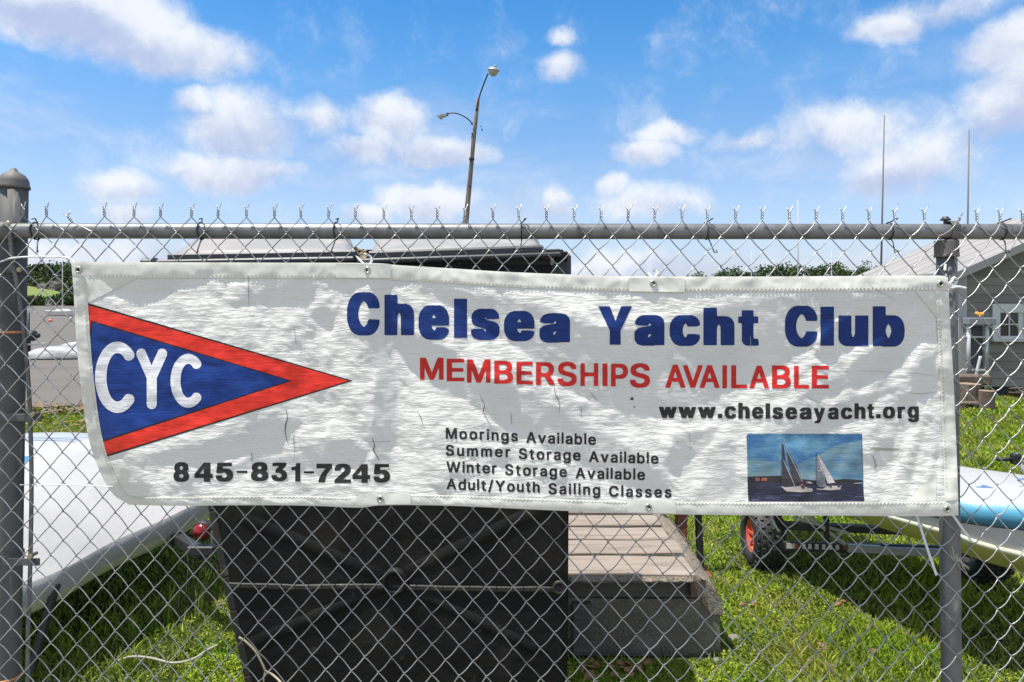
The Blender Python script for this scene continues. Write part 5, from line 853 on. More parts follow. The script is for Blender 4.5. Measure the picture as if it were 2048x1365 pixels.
def details():
    ring=lambda cx,cy,R_=7.2: None
    for (cx,cy) in [(156,540),(735,540.5),(1306.5,567.5),(1882,568),(760,999),(1297,1015),(1895,1019)]:
        c=BP(cx,cy,.0055); mb=MB(); mb.lathe([(.0042,.001),(.0052,-.0012),(.0072,-.0018),(.0088,-.0004),(.0094,.0016),(.0042,.003)],c,(0,1,0),18,True); g=mb.build('grommet',M['brass_ring'],BAN,smooth=True)
        mb=MB(); mb.lathe([(0,.0),(.0043,.0)],tuple(np.array(c)+[0,.0012,0]),(0,-1,0),14); mb.build('grommet_hole',M['crack'],g)
    # hem patches and corner patches
    for poly in ([(672,528),(783,529),(781,556),(672,556)],[(1258,556),(1370,556),(1370,585),(1258,583)],[(1255,999),(1352,1000),(1352,1027),(1255,1025)],[(712,1011),(712,992),(822,986),(822,1008)]):
        conform([[poly]],.0042,M['hem'],'hem_patch',BAN)
    for poly in ([(170,553),(282,553),(176,606)],[(1872,946),(1873,1003),(1812,1003)],[(1830,582),(1873,582),(1874,636)]):
        conform([[poly]],.0014,M['hem'],'corner_patch',BAN)
    def rib(pts,w,m,name,off=.0022,taper=True):
        P0=np.array(cat([(*p,0) for p in pts],5))[:,:2]; n=len(P0); V=[];Fc=[]
        for i,p in enumerate(P0):
            t=P0[min(i+1,n-1)]-P0[max(i-1,0)]; t/=np.hypot(*t)+1e-9; nn=np.array([-t[1],t[0]]); ww=w*(.25+.75*math.sin(math.pi*(i+.5)/n)) if taper else w; j=.6*w*float(vnoise(i*1.3,p[0]))
            for s in (1,-1): V.append(BP(*(p+nn*(s*ww/2+j)),off).tolist())
        for i in range(n-1): Fc.append((2*i,2*i+1,2*i+3,2*i+2))
        return obj(name,V,Fc,m,BAN)
    for pts,w in [([(572,818),(574,838),(570,858),(575,888)],2.4),([(586,868),(588,885),(590,900),(588,920)],1.3),([(497,545),(497,575),(498,612)],1.0),([(744,876),(749,892),(747,900),(753,912),(760,924)],2.6),([(741,884),(760,884),(782,883)],.9),
      ([(960,792),(969,812),(967,824),(981,852)],1.8),([(1108,768),(1111,790),(1119,806),(1118,826)],1.5),([(1119,806),(1140,800),(1160,805)],1.0),([(1162,812),(1163,838)],1.0),([(1181,785),(1190,797),(1196,803)],1.2),
      ([(834,822),(842,836),(846,852)],1.6),([(589,652),(592,690)],.9),([(503,905),(504,924)],1.4),([(1022,826),(1024,850)],1.2)]:
        rib(pts,w*.72,M['crack'],'crack')
    for pts,w in [([(1560,800),(1595,786),(1640,806),(1700,812)],1.1),([(1720,742),(1800,745),(1872,752)],1.0),([(1800,782),(1835,788),(1872,785)],1.1),([(1790,920),(1815,930),(1830,922)],1.2),([(1735,894),(1775,898),(1810,896)],1.1),([(1378,870),(1382,900)],1.0),([(1810,905),(1850,935)],1.0),([(1500,672),(1503,700)],.9),([(1730,560),(1745,575),(1790,600)],1.2)]:
        rib(pts,w,M['crease'],'crease')
    rib([(1740,898),(1775,901),(1808,899)],4.0,M['grime'],'green_stain',.0016); rib([(1745,912),(1752,930),(1750,942)],3.0,M['grime'],'green_stain',.0016)
    k=[(1264+3.4*math.cos(a)*(1+.4*math.sin(3*a)),798+3.0*math.sin(a)) for a in np.linspace(0,6.0,9)]; conform([[k]],.0016,M['crack'],'dark_spot',BAN)
    conform([[ [(1268,813),(1270,813),(1270,816),(1268,816)] ]],.0016,M['crack'],'dark_spot',BAN)
details()
def ties():
    def cord(pts,r,lab,m='cord',grp='ties holding the banner to the fence'):
        mb=MB(); mb.tube(cat(pts,6),r,8); o=mb.build('banner_tie',M[m],None,smooth=True); tag(o,lab,'tie',grp); return o
    q=lambda x,y,d=.02:(lambda w:tuple(np.array(w)))(np.array(P(x,y,YF-d)))
    cord([q(-30,536,-.04),q(2,524,-.02),q(22,517,.0),q(60,514,.006),q(105,514,.01),q(138,517,.012),q(150,528,.02),q(156,539,.022),q(158,543,.008)],.0024,'long white cord from the top left grommet round the left post')
    cord([q(40,970,-.02),q(90,970,.006),q(160,971,.01),q(226,974,.012)],.0016,'thin pale cord from the lower left edge to the tension bar')
    cord([q(712,512,-.006),q(724,525,.012),q(733,531,.020),q(736,540,.022),q(737,532,.026),q(744,522,.004),q(740,513,-.006),q(728,508,.004)],.0026,'short white cord looped through the top grommet above the first letters')
    cord([q(1298,548,.0),q(1304,556,.020),q(1307,566,.024),q(1310,556,.026),q(1314,545,.0),q(1306,541,-.004)],.0028,'small white knot at the top grommet right of the banner middle')
    cord([q(1882,568,.026),q(1892,572,.034),q(1902,564,.03),q(1908,556,.014),q(1914,562,.0),q(1905,572,.028),q(1894,566,.036),q(1900,576,.034),q(1916,574,.03),q(1932,577,.03)],.0032,'thick white knot with a free tail at the top right corner by the post')
    cord([q(1893,1016,.024),q(1896,1022,.028),q(1908,1034,.02),q(1922,1054,.02),q(1934,1070,.018),q(1944,1084,.018)],.0030,'white cord tail hanging from the bottom right grommet')
    mb=MB(); a=[q(1832,1028,.004),q(1842,1058,.016),q(1858,1108,.022),q(1873,1151,.024)]
    for p,r in zip(a[:-1],a[1:]): mb.bar(p,r,.0062,.0016,(0,1,0),.0003)
    tag(mb.build('zip_tie',M['tie_plastic'],None),'flat white zip tie tail hanging under the banner left of the right post','zip tie')
    mb=MB(); mb.tube([q(1950,626,.003),q(1956,629,.008),q(1966,628,.008)],.004,8); mb.tube([q(1952,624,.004),q(1958,632,.007)],.0032,8); tag(mb.build('fence_clip',M['orange'],None),'small orange clip on the mesh right of the banner corner','clip')
    mb=MB(); R=random.Random(5)
    for _ in range(7):
        u_=R.random(); c=q(1917+6*u_,1118+5*R.random(),.006); a=q(1892+22*u_+8*R.random(),1088+R.random()*20,.01); b=q(1926+R.random()*14,1134+R.random()*20,.008); mb.tube(cat([a,((a[0]+c[0])/2-.004,c[1],(a[2]+c[2])/2-.006),c,b],4),.0007,4)
    tag(mb.build('straw_tuft',M['straw'],None),'tuft of dry straw caught on the mesh at the right post','straw')
ties()
# ================================================================ dumpster
def dumpster():
    T=thing('dumpster','large black plastic dumpster with grey sloping lids behind the banner','dumpster',(-.4,2.8,0))
    Yf=2.60; Yb=2.90
    def fx(px,py,Y=Yf): return P(px,py,Y)
    # front outline, tapering to the left
    zt=EYE-(519-HZ)/F*Yf
    def left(z):  # left edge x at height z on the front plane
        py=HZ+(EYE-z)*F/Yf; return (np.interp(py,[500,1015,1365,1500],[320,415,490,519])-CX)/F*Yf
    def right(z):
        py=HZ+(EYE-z)*F/Yf; return (np.interp(py,[500,1365,1500],[1143,1136,1133])-CX)/F*Yf
    zs=[.09,.12,.25,.4,.55,.66,.72,.9,1.1,1.3,1.5,1.7,zt-.02]
    nx=44
    V=[];Fc=[]
    def front_y(x,z,l,r):
        t=(x-l)/(r-l); y=Yf
        ed=min(t,1-t)*(r-l); y+=.03*max(0,1-ed/.03)**2           # rounded vertical corners
        y+=.012*math.sin(t*3.1)*math.sin(z*2.2)+.004*float(vnoise(x*6,z*6,61))
        return y
    zz=np.linspace(.09,zt-.02,60)
    for z in zz:
        l,r=left(z),right(z)
        for i in range(nx):
            t=i/(nx-1); x=l+(r-l)*t; V.append((x,front_y(x,z,l,r),z))
    m=len(zz)
    for j in range(m-1):
        for i in range(nx-1): Fc.append((j*nx+i,j*nx+i+1,(j+1)*nx+i+1,(j+1)*nx+i))
    # sides, back, base
    b=len(V); l0,r0,l1,r1=left(.09),right(.09),left(zt-.02),right(zt-.02)
    V+=[(l0,Yf+.03,.09),(l0+.02,Yb,.09),(l1,Yf+.03,zt-.02),(l1+.02,Yb,zt+.06),(r0,Yf+.03,.09),(r0-.01,Yb,.09),(r1,Yf+.03,zt-.02),(r1-.01,Yb,zt+.06)]
    Fc+=[(b+1,b,b+2,b+3),(b+4,b+5,b+7,b+6),(b+5,b+1,b+3,b+7),(b,b+1,b+5,b+4)]
    body=obj('body',V,Fc,M['bin'],T,False)
    # horizontal seam lip
    def on(px,py,d=0.): 
        x,y,z=fx(px,py); l,r=left(z),right(z); return (x,front_y(x,z,l,r)-d,z)
    lip=[]
    xs=np.linspace(455,1128,26)
    for k in range(25):
        a=on(xs[k],1172+ .012*(xs[k]-455)+2*float(vnoise(xs[k]/60,1,4)),.006); b_=on(xs[k+1],1172+.012*(xs[k+1]-455)+2*float(vnoise(xs[k+1]/60,1,4)),.006); lip.append((a,b_))
    mb=MB()
    for a,b_ in lip: mb.bar(a,Vector(b_)+(Vector(b_)-Vector(a))*.03,.010,.020,(0,0,1),.003)
    mb.build('seam_lip',M['bin_scuff'],T)
    # stamped diagonal ribs meeting at a round boss
    for (a,c,w) in [((478,1035),(772,1160),30),((1098,1012),(812,1150),32),((497,1292),(770,1176),30),((1070,1300),(812,1178),26)]:
        rings=[]
        for t in np.linspace(0,1,14):
            x=a[0]+(c[0]-a[0])*t; y=a[1]+(c[1]-a[1])*t; d=np.array([c[0]-a[0],c[1]-a[1]],float); d/=np.hypot(*d); nn=np.array([-d[1],d[0]]); e=math.sin(math.pi*min(1,max(0,t*1.0)*.97+.015))**.3
            rings.append([on(x+nn[0]*s*w/2,y+nn[1]*s*w/2,h*.009*e-.001) for s,h in ((-1,0),(-.5,.8),(0,1),(.5,.8),(1,0))])
        mb=MB(); mb.loft(rings,closed=False); mb.build('rib',M['bin'],T,smooth=True)
    c=on(790,1165,0); mb=MB(); mb.lathe([(.052,.004),(.050,-.018),(.040,-.024),(.034,-.016),(.030,-.012),(0,-.010)],c,(0,1,0),26); mb.build('boss_ring',M['bin'],T,smooth=True)
    # left edge flange, scuffed
    mb=MB(); pts=[on(np.interp(y,[500,1015,1365,1500],[326,421,496,525]),y,.004) for y in np.linspace(560,1420,14)]
    for p,r in zip(pts[:-1],pts[1:]): mb.bar(p,r,.030,.014,(0,1,0),.004)
    mb.build('edge_flange',M['bin_scuff'],T)
    # handle hole at the right, and a lifting pocket
    c=on(1118,1172,.012); mb=MB(); mb.lathe([(.026,0),(.026,-.012),(.019,-.014),(.014,-.004),(0,-.002)],c,(0,1,0),18); mb.build('drain_plug',M['bin_scuff'],T,smooth=True)
    # upper rim under the lids
    for (x0,x1,y0,y1) in [(318,712,521,514),(716,1122,519,505)]:
        a=Vector(fx(x0,y0,Yf-.02)); b_=Vector(fx(x1,y1,Yf-.02)); mb=MB(); mb.bar(a+Vector((0,0,-.010)),b_+Vector((0,0,-.010)),.06,.020,(0,0,1),.006); mb.build('rim',M['lid_edge'],T)
    # inner wall seen under the second lid
    mb=MB(); a=fx(730,530,Yf-.004); b_=fx(1122,520,Yf-.004); mb.bar((a[0],a[1]+.02,a[2]),(b_[0],b_[1]+.02,b_[2]),.03,.085,(0,0,1),.004); mb.build('upper_panel',M['bin_scuff'],T)
    # lids, rising to the back
    for (x0,x1,xb0,xb1,yl,yr) in [(345,712,418,690,512,505),(742,1082,762,1068,508,496)]:
        A=Vector(fx(x0,yl-2,Yf-.015)); B=Vector(fx(x1,yr-2,Yf-.015)); C=Vector(P(xb1,457,Yb+.04)); D=Vector(P(xb0,457,Yb+.04))
        V=[];Fc=[];n1,n2=16,8
        for j in range(n2):
            t=j/(n2-1); a=A.lerp(D,t); b_=B.lerp(C,t)
            for i in range(n1):
                s=i/(n1-1); p=a.lerp(b_,s); p.z+=.014*math.sin(math.pi*s)*math.sin(math.pi*t)+.003*float(vnoise(s*7,t*4,71)); V.append(p)
        for j in range(n2-1):
            for i in range(n1-1): Fc.append((j*n1+i,j*n1+i+1,(j+1)*n1+i+1,(j+1)*n1+i))
        top=len(V); V+=[v-Vector((0,0,.02)) for v in V[:top]]; Fc+=[tuple(i+top for i in f)[::-1] for f in Fc[:]]
        bd=[i for i in range(n1)]+[j*n1+n1-1 for j in range(1,n2)]+[(n2-1)*n1+i for i in range(n1-2,-1,-1)]+[j*n1 for j in range(n2-2,0,-1)]
        for k in range(len(bd)): a_,b2=bd[k],bd[(k+1)%len(bd)]; Fc.append((a_,a_+top,b2+top,b2))
        l=obj('lid',V,Fc,M['lid'],T,True)
        mb=MB(); mb.bar(A+Vector((-.01,-.012,-.012)),B+Vector((.01,-.012,-.012)),.03,.034,(0,0,1),.008); mb.build('lid_lip',M['lid_edge'],l)
    # lugs at both ends
    mb=MB(); c=fx(295,519,Yf); mb.box((c[0],c[1]+.02,c[2]-.03),(.062,.06,.075),bev=.014); mb.build('lift_lug',M['lid_edge'],T)
    mb=MB(); c=fx(1121,524,Yf); mb.box((c[0],c[1]+.03,c[2]-.015),(.082,.08,.105),bev=.016); t=mb.build('lift_lug',M['lid_edge'],T)
    mb=MB(); c=fx(1122,514,Yf-.0); mb.box((c[0],c[1]-.016,c[2]),(.05,.014,.038),bev=.004); mb.build('lug_recess',M['bin'],t)
    mb=MB(); c=fx(1104,520,Yf-.03); mb.box((c[0],c[1],c[2]),(.014,.006,.042),bev=.004); mb.build('latch_strap',M['galv_pipe'],T)
    # skids
    for x in (-.85,.05):
        mb=MB(); mb.box((x,(Yf+Yb)/2,.045),(.10,Yb-Yf-.06,.09),bev=.01); mb.build('skid',M['steel_dark'],T)
    # mulch heap showing in the gap between the lids and at the right
    V=[];Fc=[]; R=random.Random(4)
    for (px,py,sx,sz,n) in [(722,506,.060,.05,420),(1090,505,.05,.02,120)]:
        c=P(px,py,Yf+.16)
        for _ in range(n):
            x=c[0]+R.gauss(0,.5)*sx; y=c[1]+R.gauss(0,1)*.06; z=c[2]-.03+R.random()*sz*(1.3-abs(x-c[0])/sx)-.02; s=.006+.010*R.random(); a=R.random()*6.28; i=len(V); u=Vector((math.cos(a),math.sin(a),R.uniform(-.5,.5)))*s; w=Vector((-math.sin(a)*.4,math.cos(a)*.4,R.uniform(.1,.6)))*s
            p=Vector((x,y,z)); V+=[p-u-w,p+u-w,p+u+w,p-u+w]; Fc.append((i,i+1,i+2,i+3))
    tag(obj('bark_mulch',V,Fc,M['mulch']),'pale bark chips heaped in the gap between the two dumpster lids','mulch',kind='stuff')
dumpster()
# ================================================================ wooden ramp on a concrete block
def ramp():
    T=thing('plank_ramp','weathered grey plank deck with rough concrete side beside the black dumpster','ramp',(.6,3.6,0))
    # plank centres along the depth
    ed=[3.135,3.40,3.622,3.845,4.06,4.28,4.50]
    R=random.Random(2)
    for k in range(6):
        y0,y1=ed[k]+.010,ed[k+1]-.032; xr=[.842,.858,.838,.842,.84,.84][k]; xl=.02; zt=.40+R.uniform(-.003,.003)
        n=14; V=[];Fc=[]
        rings=[]
        for i in range(n):
            x=xl+(xr-xl)*i/(n-1); wv=.003*float(vnoise(x*6,k*3.1,81)); wz=.0025*float(vnoise(x*5,k*2.1,82)); sk=.010*(i/(n-1)-.5)*(1 if k%2 else -1)
            a,b=y0+wv+sk,y1-.003*float(vnoise(x*8,k*1.7,83))+sk
            rings.append([(x,a,zt-.035),(x,a,zt-.005+wz),(x,a+.005,zt+wz),(x,b-.005,zt+wz),(x,b,zt-.005+wz),(x,b,zt-.035)])
        mb=MB(); mb.loft(rings,True,True); mb.build('plank',M['plank'],T)
    for x in (.18,.50,.80):
        mb=MB(); mb.box((x,3.84,.32),(.05,1.30,.085),bev=.004); mb.build('joist',M['joist'],T)
    mb=MB(); mb.box((.50,3.205,.315),(.70,.040,.080),bev=.004); mb.build('front_beam',M['joist'],T)
    mb=MB(); mb.box((.845,3.165,.335),(.050,.055,.085),bev=.004); mb.build('corner_block',M['log'],T)
    # crumbly front lip of the deck
    V=[];Fc=[]; mb=MB()
    rings=[]
    for i in range(30):
        x=.27+.56*i/29; j=.006*float(vnoise(x*30,2,85)); rings.append([(x,3.130+j,.366),(x,3.122+j*1.5,.376+.004*float(vnoise(x*40,7,86))),(x,3.136,.3905),(x,3.16,.389),(x,3.16,.36)])
    mb.loft(rings,True,True); mb.build('broken_lip',M['pebble'],T)
    # concrete block: front wall and battered right side
    def rough(V,s): return [(x+s*float(vnoise(y*22+z*9,z*25,87)),y+s*float(vnoise(x*24,z*23,88)),z+s*.6*float(vnoise(x*21,y*22,89))) for x,y,z in V]
    rings=[]
    sec=lambda dx:[(.30+0,0),(.975+dx,0),(.970+dx,.12),(.962+dx,.255),(.945+dx,.285),(.865,.300)]
    for y,rise,dx in [(3.185,0,0),(3.22,0,.004),(3.4,.02,-.004),(3.7,.045,-.01),(4.0,.07,-.016),(4.5,.08,-.02)]:
        pr=[(.10,0),(.975+dx,0),(.973+dx,.10),(.970,.20),(.955,.27),(.930,.310),(.89,.338),(.850,.355),(.858,.27),(.10,.27)]
        # subdivide
        P2=[]
        for a,b in zip(pr,pr[1:]+pr[:1]):
            for t in (0,.25,.5,.75): P2.append((a[0]+(b[0]-a[0])*t,y,a[1]+(b[1]-a[1])*t))
        rings.append(P2)
    R2=[]
    for a,b in zip(rings[:-1],rings[1:]):
        for t in np.linspace(0,1,8,endpoint=False): R2.append([tuple(np.array(p)*(1-t)+np.array(q)*t) for p,q in zip(a,b)])
    R2.append(rings[-1]); R2=[rough(r,.006) for r in R2]
    mb=MB(); mb.loft(R2,True,True); mb.build('concrete_base',M['concrete'],T)
    V=[];Fc=[]; ys=np.linspace(3.178,4.45,60)
    for j,y in enumerate(ys):
        rs=min(.06,(y-3.186)*.12); dx=-.02*(y-3.186)
        for i,(x,z) in enumerate([(.845,.386),(.865,.376),(.887,.363+rs*.3),(.910,.348+rs*.4),(.933,.332+rs*.5),(.952,.314+rs*.5),(.968,.290+rs*.5),(.979,.250+rs*.3),(.982,.20),(.93,.20),(.85,.30)]):
            V.append((x+.007*float(vnoise(y*30,i*1.7,94)),y+(.012*float(vnoise(i*1.3,4,95)) if j==0 else 0),z+.006*float(vnoise(y*34,i*1.9,93))))
    for j in range(59):
        for i in range(11): Fc.append((j*11+i,j*11+(i+1)%11,(j+1)*11+(i+1)%11,(j+1)*11+i))
    Fc.append(tuple(range(11))[::-1])
    obj('pebble_face',V,Fc,M['pebble'],T)
    mb=MB(); mb.box((.325,3.165,.14),(.09,.05,.24),bev=.006); mb.build('dark_post',M['joist'],T)
    # rusty stand behind the right edge
    t=thing('rusty_stand','rusty steel stand just behind the right side of the plank ramp','stand',(1.05,4.15,0))
    mb=MB(); mb.box((1.02,4.12,.24),(.065,.05,.46),bev=.006); mb.build('upright',M['rust'],t)
    mb=MB(); mb.box((1.06,4.14,.02),(.26,.2,.03),bev=.005); mb.build('foot_plate',M['rust'],t)
    mb=MB(); mb.bar((.9,4.10,.40),(1.25,4.12,.46),.05,.03); mb.build('arm',M['joist'],t)
    mb=MB(); mb.tube([(1.14,4.12,.03),(1.12,4.12,.45)],.022,8); mb.build('screw',M['steel_dark'],t)
ramp()
# ================================================================ left: covered dinghy, white hull behind, trailer light
def left_boats():
    T=thing('covered_dinghy','small sailing dinghy under a white cover behind the left end of the banner','boat',(-2.4,3.6,.2))
    Rr=[(-2.42,2.35,.40),(-2.16,2.72,.405),(-2.0,2.97,.415),(-1.93,3.3,.44),(-1.80,3.6,.47),(-1.715,3.95,.505),(-1.80,4.3,.52),(-2.2,4.75,.52)]
    Mm=[(-2.70,2.45,.50),(-2.52,2.85,.56),(-2.44,3.15,.62),(-2.46,3.42,.66),(-2.57,3.8,.70),(-2.68,4.2,.71),(-2.80,4.5,.70),(-2.9,4.85,.66)]
    Ll=[(-2.95,2.6,.42),(-3.0,3.0,.44),(-3.1,3.3,.46),(-3.2,3.6,.48),(-3.28,4.0,.50),(-3.3,4.35,.50),(-3.3,4.6,.50),(-3.2,4.95,.50)]
    A=cat(Rr,6); B=cat(Mm,6); C=cat(Ll,6); n=len(A)
    rings=[]
    for i,(a,b,c) in enumerate(zip(A,B,C)):
        r=[]
        for t in np.linspace(0,1,9):
            p=a*(1-t)+b*t; p=p+np.array([0,0,.035*math.sin(math.pi*t)+.006*float(vnoise(i*.5,t*4,91))+.05*1]); 
            if t==0: p[2]=a[2]+.055
            elif t<.2: p[2]=a[2]+.055+(.04)*t/.125
            r.append(p)
        for t in np.linspace(0,1,9)[1:]:
            p=b*(1-t)+c*t; p=p+np.array([0,0,.05+.02*math.sin(math.pi*t)]); r.append(p)
        rings.append(r)
    mb=MB(); mb.loft(rings,False); cover=mb.build('cover',M['cover'],T,smooth=True)
    def out(i): # outward normal of the right edge in plan
        t=A[min(i+1,n-1)]-A[max(i-1,0)]; t=t[:2]/np.hypot(*t[:2]); return np.array([t[1],-t[0],0])
    rs=[]
    for i in range(n):
        o=out(i); w=.006*float(vnoise(i*.9,3,92)); a=A[i]; rs.append([a+np.array([0,0,.055]),a+o*(.012+w)+np.array([0,0,.035]),a+o*(.010+w*1.5)+np.array([0,0,-.005]),a+o*.006+np.array([0,0,-.032])])
    mb=MB(); mb.loft(rs,False); mb.build('cover_skirt',M['skirt'],T,smooth=True)
    ds=[]
    for i in range(n): o=out(i); a=A[i]; ds.append([a+o*-.004+np.array([0,0,-.02]),a-o*.008+np.array([0,0,-.075]),a-o*.05+np.array([0,0,-.10]),a-o*.30+np.array([0,0,-.17]),(a+C[i])/2+np.array([0,0,-.22]),C[i]+np.array([.05,0,-.08]),C[i]+np.array([0,0,.05])])
    mb=MB(); mb.loft(ds,False); mb.build('hull',M['cream'],T,smooth=True)
    t=thing('trailer_stand','black steel trailer leg under the covered dinghy by the left post','trailer',(-2.0,2.95,0))
    mb=MB(); mb.bar(P(113,1168,2.98),P(62,1345,2.90),.028,.028,(0,1,0),.003); mb.build('leg',M['steel_dark'],t)
    mb=MB(); mb.bar(P(113,1172,2.98),(-2.6,3.3,.28),.03,.03); mb.build('crossbar',M['steel_dark'],t)
    mb=MB(); mb.box((-2.03,2.9,.012),(.12,.12,.02),bev=.003); mb.build('foot',M['galv_pipe'],t)
    # hull of the second boat behind
    T=thing('striped_boat','white fibreglass boat with thin blue stripes and a blue decal behind the left post','boat',(-3.8,4.9,.1))
    Z=.60
    deck=[PG(20,1000,Z),PG(200,975,Z),PG(215,905,Z),PG(190,868,Z),PG(40,866,Z),PG(-160,880,Z),PG(-300,960,Z),PG(-200,1010,Z)]
    c=np.mean(np.array(deck),0); D=np.array(cat([*deck,deck[0]],6))[:-1]; n=len(D)
    rings=[[ (c+(d-c)*k)+np.array([0,0,z]) for d in D] for k,z in ((.70,-.42),(.92,-.22),(1.0,-.03),(.985,0),(.6,.035),(.25,.05))]
    mb=MB(); mb.loft(rings,True); b=len(mb.v)-n; mb.f.append(tuple(range(b,b+n))); mb.m.append(0); mb.build('hull',M['gel'],T,smooth=True)
    def strip(pa,pb,w,m,name,z):
        a=Vector(PG(*pa,z)); b_=Vector(PG(*pb,z)); d=(b_-a).normalized(); nn=Vector((-d.y,d.x,0))*w; obj(name,[a-nn,b_-nn,b_+nn,a+nn],[(0,1,2,3)],m,T)
    strip((25,874),(205,876),.012,M['stripe'],'stripe',Z+.045); strip((25,879.5),(205,881.5),.010,M['stripe'],'stripe',Z+.045)
    dec=[PG(x,y,Z+.062) for x,y in [(20,912),(60,913),(76,918),(86,926),(76,934),(62,941),(20,939)]]; obj('decal',dec,[tuple(range(7))[::-1]],M['decal'],T)
    # red tail light
    T=thing('trailer_light','round red trailer tail light on a black bracket beside the dumpster','light',P(402,1090,3.35))
    c=P(402,1064,3.35); mb=MB(); mb.lathe([(.0,-.022),(.012,-.022),(.014,-.019),(.030,-.017),(.032,-.014),(.038,-.009),(.041,.0),(.041,.014)],c,(.12,1,.06),22); mb.build('lens',M['lens'],T,smooth=True)
    mb=MB(); mb.lathe([(.042,.0),(.047,0),(.047,.03),(0,.03)],c,(.12,1,.06),22); mb.build('housing',M['steel_dark'],T,smooth=True)
    mb=MB(); a=P(404,1100,3.35); mb.box(a,(.13,.05,.045),bev=.005); mb.bar((a[0],a[1]+.02,a[2]-.03),(a[0]-.9,a[1]+.9,a[2]-.06),.05,.05); mb.build('bracket',M['steel_dark'],T)
    mb=MB(); a=P(424,1075,3.33); mb.box(a,(.010,.01,.06)); mb.build('clip',M['galv_pipe'],T)
left_boats()
